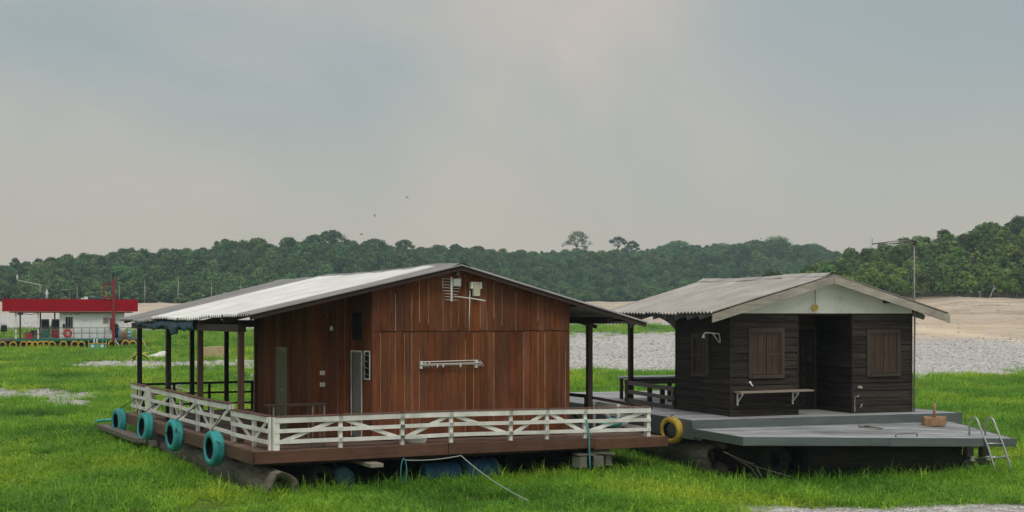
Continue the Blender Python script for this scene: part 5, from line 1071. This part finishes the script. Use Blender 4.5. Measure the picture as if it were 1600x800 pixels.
scatter('hill_thicket', np.concatenate([q.T, [z]]).T, rs.rand(len(q))*6.28, np.stack([s, s, s*(.85+.3*rs.rand(len(q)))], -1), near_t, 'yellow-green thicket covering the nearer hill on the right')
q, pxs, f = hill_pts(-450, 1330, lambda p: zb_l(p)-5, lambda p: zb_l(p)+30, 3.4, 0)
z = ground(q[:, 0], q[:, 1], False); s = .6+.7*rs.rand(len(q)); scatter('forest_edge_bushes', np.concatenate([q.T, [z]]).T, rs.rand(len(q))*6.28, np.stack([s, s, s], -1), bush, 'low bushes along the foot of the far forest')
# trees that stand out of the forest one by one
def tree(px, ytop, wpx, y, style, lab, seed, right=False):
    x = (px-800)/F_PX*y; zg = gz(x, y); zt = CAM_H+(HOR-ytop)/F_PX*y; H_ = zt-zg; W = wpx/F_PX*y
    o = thing('forest_tree', lab, 'tree', (x, y, zg), 0, 'trees standing out of the forest')
    if style == 'umbrella': cl = dome(seed, W*1.05, H_*.66, H_, 22, W*.10, W*.15)
    elif style == 'open': cl = dome(seed, W*1.1, H_*.40, H_, 34, W*.08, W*.14)
    else: cl = dome(seed, W, H_*.40, H_, 40, W*.08, W*.14)
    qv, qf = crown_geo(seed, cl, 60 if style == 'dome' else 58, .50 if not right else .5)
    cm = np_mesh('crown', qv, qf, [M['leaf_near' if right else 'leaf_far']]); link(bpy.data.objects.new('crown', cm), o)
    tv, tf = limb_geo(seed, cl, H_*(.45 if style == 'dome' else .55), .32, 9); mesh_obj('trunk', tv, tf, 'bark', o, smooth=True)
    return o
for i, (px, yt, w, style, lab) in enumerate((
    (902, 360, 46, 'open', 'tall lone tree with a rounded open crown above the middle of the forest'),
    (966, 369, 30, 'umbrella', 'flat-topped tree just right of the tall lone tree'),
    (988, 376, 26, 'open', 'pale thin-crowned tree beside the flat-topped tree'),
    (517, 359, 58, 'dome', 'broad dome-crowned tree, highest above the brown house'),
    (492, 366, 40, 'dome', 'dark tree leaning on the left of the broad dome tree'),
    (585, 372, 46, 'dome', 'round dark tree right of the broad dome tree'),
    (352, 373, 20, 'open', 'small round tree poking up on the left skyline'),
    (402, 371, 40, 'open', 'ragged flat tree on the left skyline'),
    (632, 374, 34, 'open', 'wispy tree left of the ridge of the brown house'),
    (712, 381, 24, 'open', 'thin pale-topped tree above the ridge of the brown house'),
    (745, 384, 36, 'dome', 'low domed tree right of the ridge of the brown house'),
    (814, 390, 26, 'open', 'short dark umbrella tree left of the tall lone tree'),
    (1058, 375, 50, 'dome', 'broad dark tree between flat-topped tree and dark house roof'),
    (1128, 379, 46, 'dome', 'rounded light green tree left above the dark house ridge'),
    (1180, 374, 34, 'open', 'upright tree under the rightmost bird'),
    (1213, 368, 54, 'open', 'large spreading tree under the thin needle mast'),
    (1270, 380, 40, 'dome', 'wide low tree left of the dip in the hills'),
    (146, 397, 26, 'umbrella', 'flat dark tree on the skyline above the fuel station'),
    (75, 405, 18, 'open', 'small tree on the skyline far left'))):
    tree(px, yt, w, float(zc_l(px))-6, style, lab, 200+i)
for i, (px, yt, w, style, lab) in enumerate(((1545, 347, 50, 'open', 'dark spreading tree on the left shoulder of the right hilltop'), (1588, 345, 46, 'dome', 'dense tree at the right hilltop by the frame edge'), (1506, 367, 26, 'umbrella', 'flat tree sticking out left of the right hilltop'))):
    tree(px, yt, w, ZC_R-4, style, lab, 240+i, True)
def dead_tree(px, yb, ytop, y, lab, seed, lean):
    x = (px-800)/F_PX*y; zt = CAM_H+(HOR-ytop)/F_PX*y; z0 = gz(x, y); H_ = zt-z0; r_ = random.Random(seed); parts = []; o = thing('bare_tree', lab, 'tree', (x, y, z0), 0)
    def br(p, d, L_, r0, lv):
        q_ = p+d*L_; parts.append(tube_geo([p, p.lerp(q_, .5)+Vector((r_.uniform(-.1, .1)*L_*.4, 0, 0)), q_], [r0, r0*.8, r0*.55], 5))
        if lv:
            for _ in range(3): br(p.lerp(q_, r_.uniform(.55, 1)), (d+Vector((r_.uniform(-.8, .8), r_.uniform(-.5, .5), r_.uniform(.0, .5)))).normalized(), L_*.6, r0*.55, lv-1)
    br(Vector((0, 0, -.3)), Vector((lean, 0, 1)).normalized(), H_*.55, .11, 2); v_, f_ = join(parts); mesh_obj('trunk', v_, f_, 'bark_white', o); return o
dead_tree(1163, 445, 418, 505, 'bleached bare tree in front of the forest behind the dark house roof', 5, .05)
dead_tree(1546, 462, 440, 232, 'pale leaning bare tree at the foot of the right hill', 6, .35)
dead_tree(1532, 462, 445, 232.5, 'pale bare sapling left of the leaning bare tree', 8, -.1)
for i, (px, h_) in enumerate(((278, 8.5), (226, 7.0), (120, 6), (186, 6.5), (330, 7), (376, 7.5), (62, 6.5))):
    y = float(zb_l(px))-2; x = (px-800)/F_PX*y
    o = thing('pale_trunk_tree', ['slim pale-trunked tree, tallest at the forest foot right of the red mast', 'slim pale trunk at the forest foot just right of the red mast', 'slim pale trunk behind the middle of the red roof', 'slim pale trunk right above the red mast', 'slim pale trunk at the forest foot above the left roof edge', 'slim pale trunk at the forest foot nearest the brown roof', 'slim pale trunk behind the left part of the red roof'][i], 'tree', (x, y, gz(x, y)), 0, 'pale trunks at the forest foot')
    tube('trunk', [(0, 0, -.3), (.1, 0, h_*.5), (-.05, 0, h_)], [.15, .12, .07], 'bark_white', o, 6); qv, qf = crown_geo(300+i, dome(300+i, 3.4, h_-1.5, h_+.8, 6, .6, .9), 45, .5); link(bpy.data.objects.new('crown', np_mesh('crown', qv, qf, [M['leaf_far']])), o)

# ================================================================ HAZE
hz = mesh_obj('haze', *box_geo((0, 430, 40), (2600, 1000, 100)), None)
hz.location = (0, 0, 0); hz['kind'] = 'stuff'
for v_ in hz.data.vertices: v_.co.z = -4.0 if v_.co.z < 40 else 75.0
hm = bpy.data.materials.new('haze'); hm.use_nodes = True; t = hm.node_tree; t.nodes.clear()
om = N(t, 'ShaderNodeOutputMaterial'); pv_ = N(t, 'ShaderNodeVolumePrincipled'); pv_.inputs['Density'].default_value = .00034; pv_.inputs['Color'].default_value = (.64, .87, 1.0, 1); pv_.inputs['Anisotropy'].default_value = .2
t.links.new(pv_.outputs[0], om.inputs['Volume']); hz.data.materials.append(hm); hm.cycles.homogeneous_volume = True
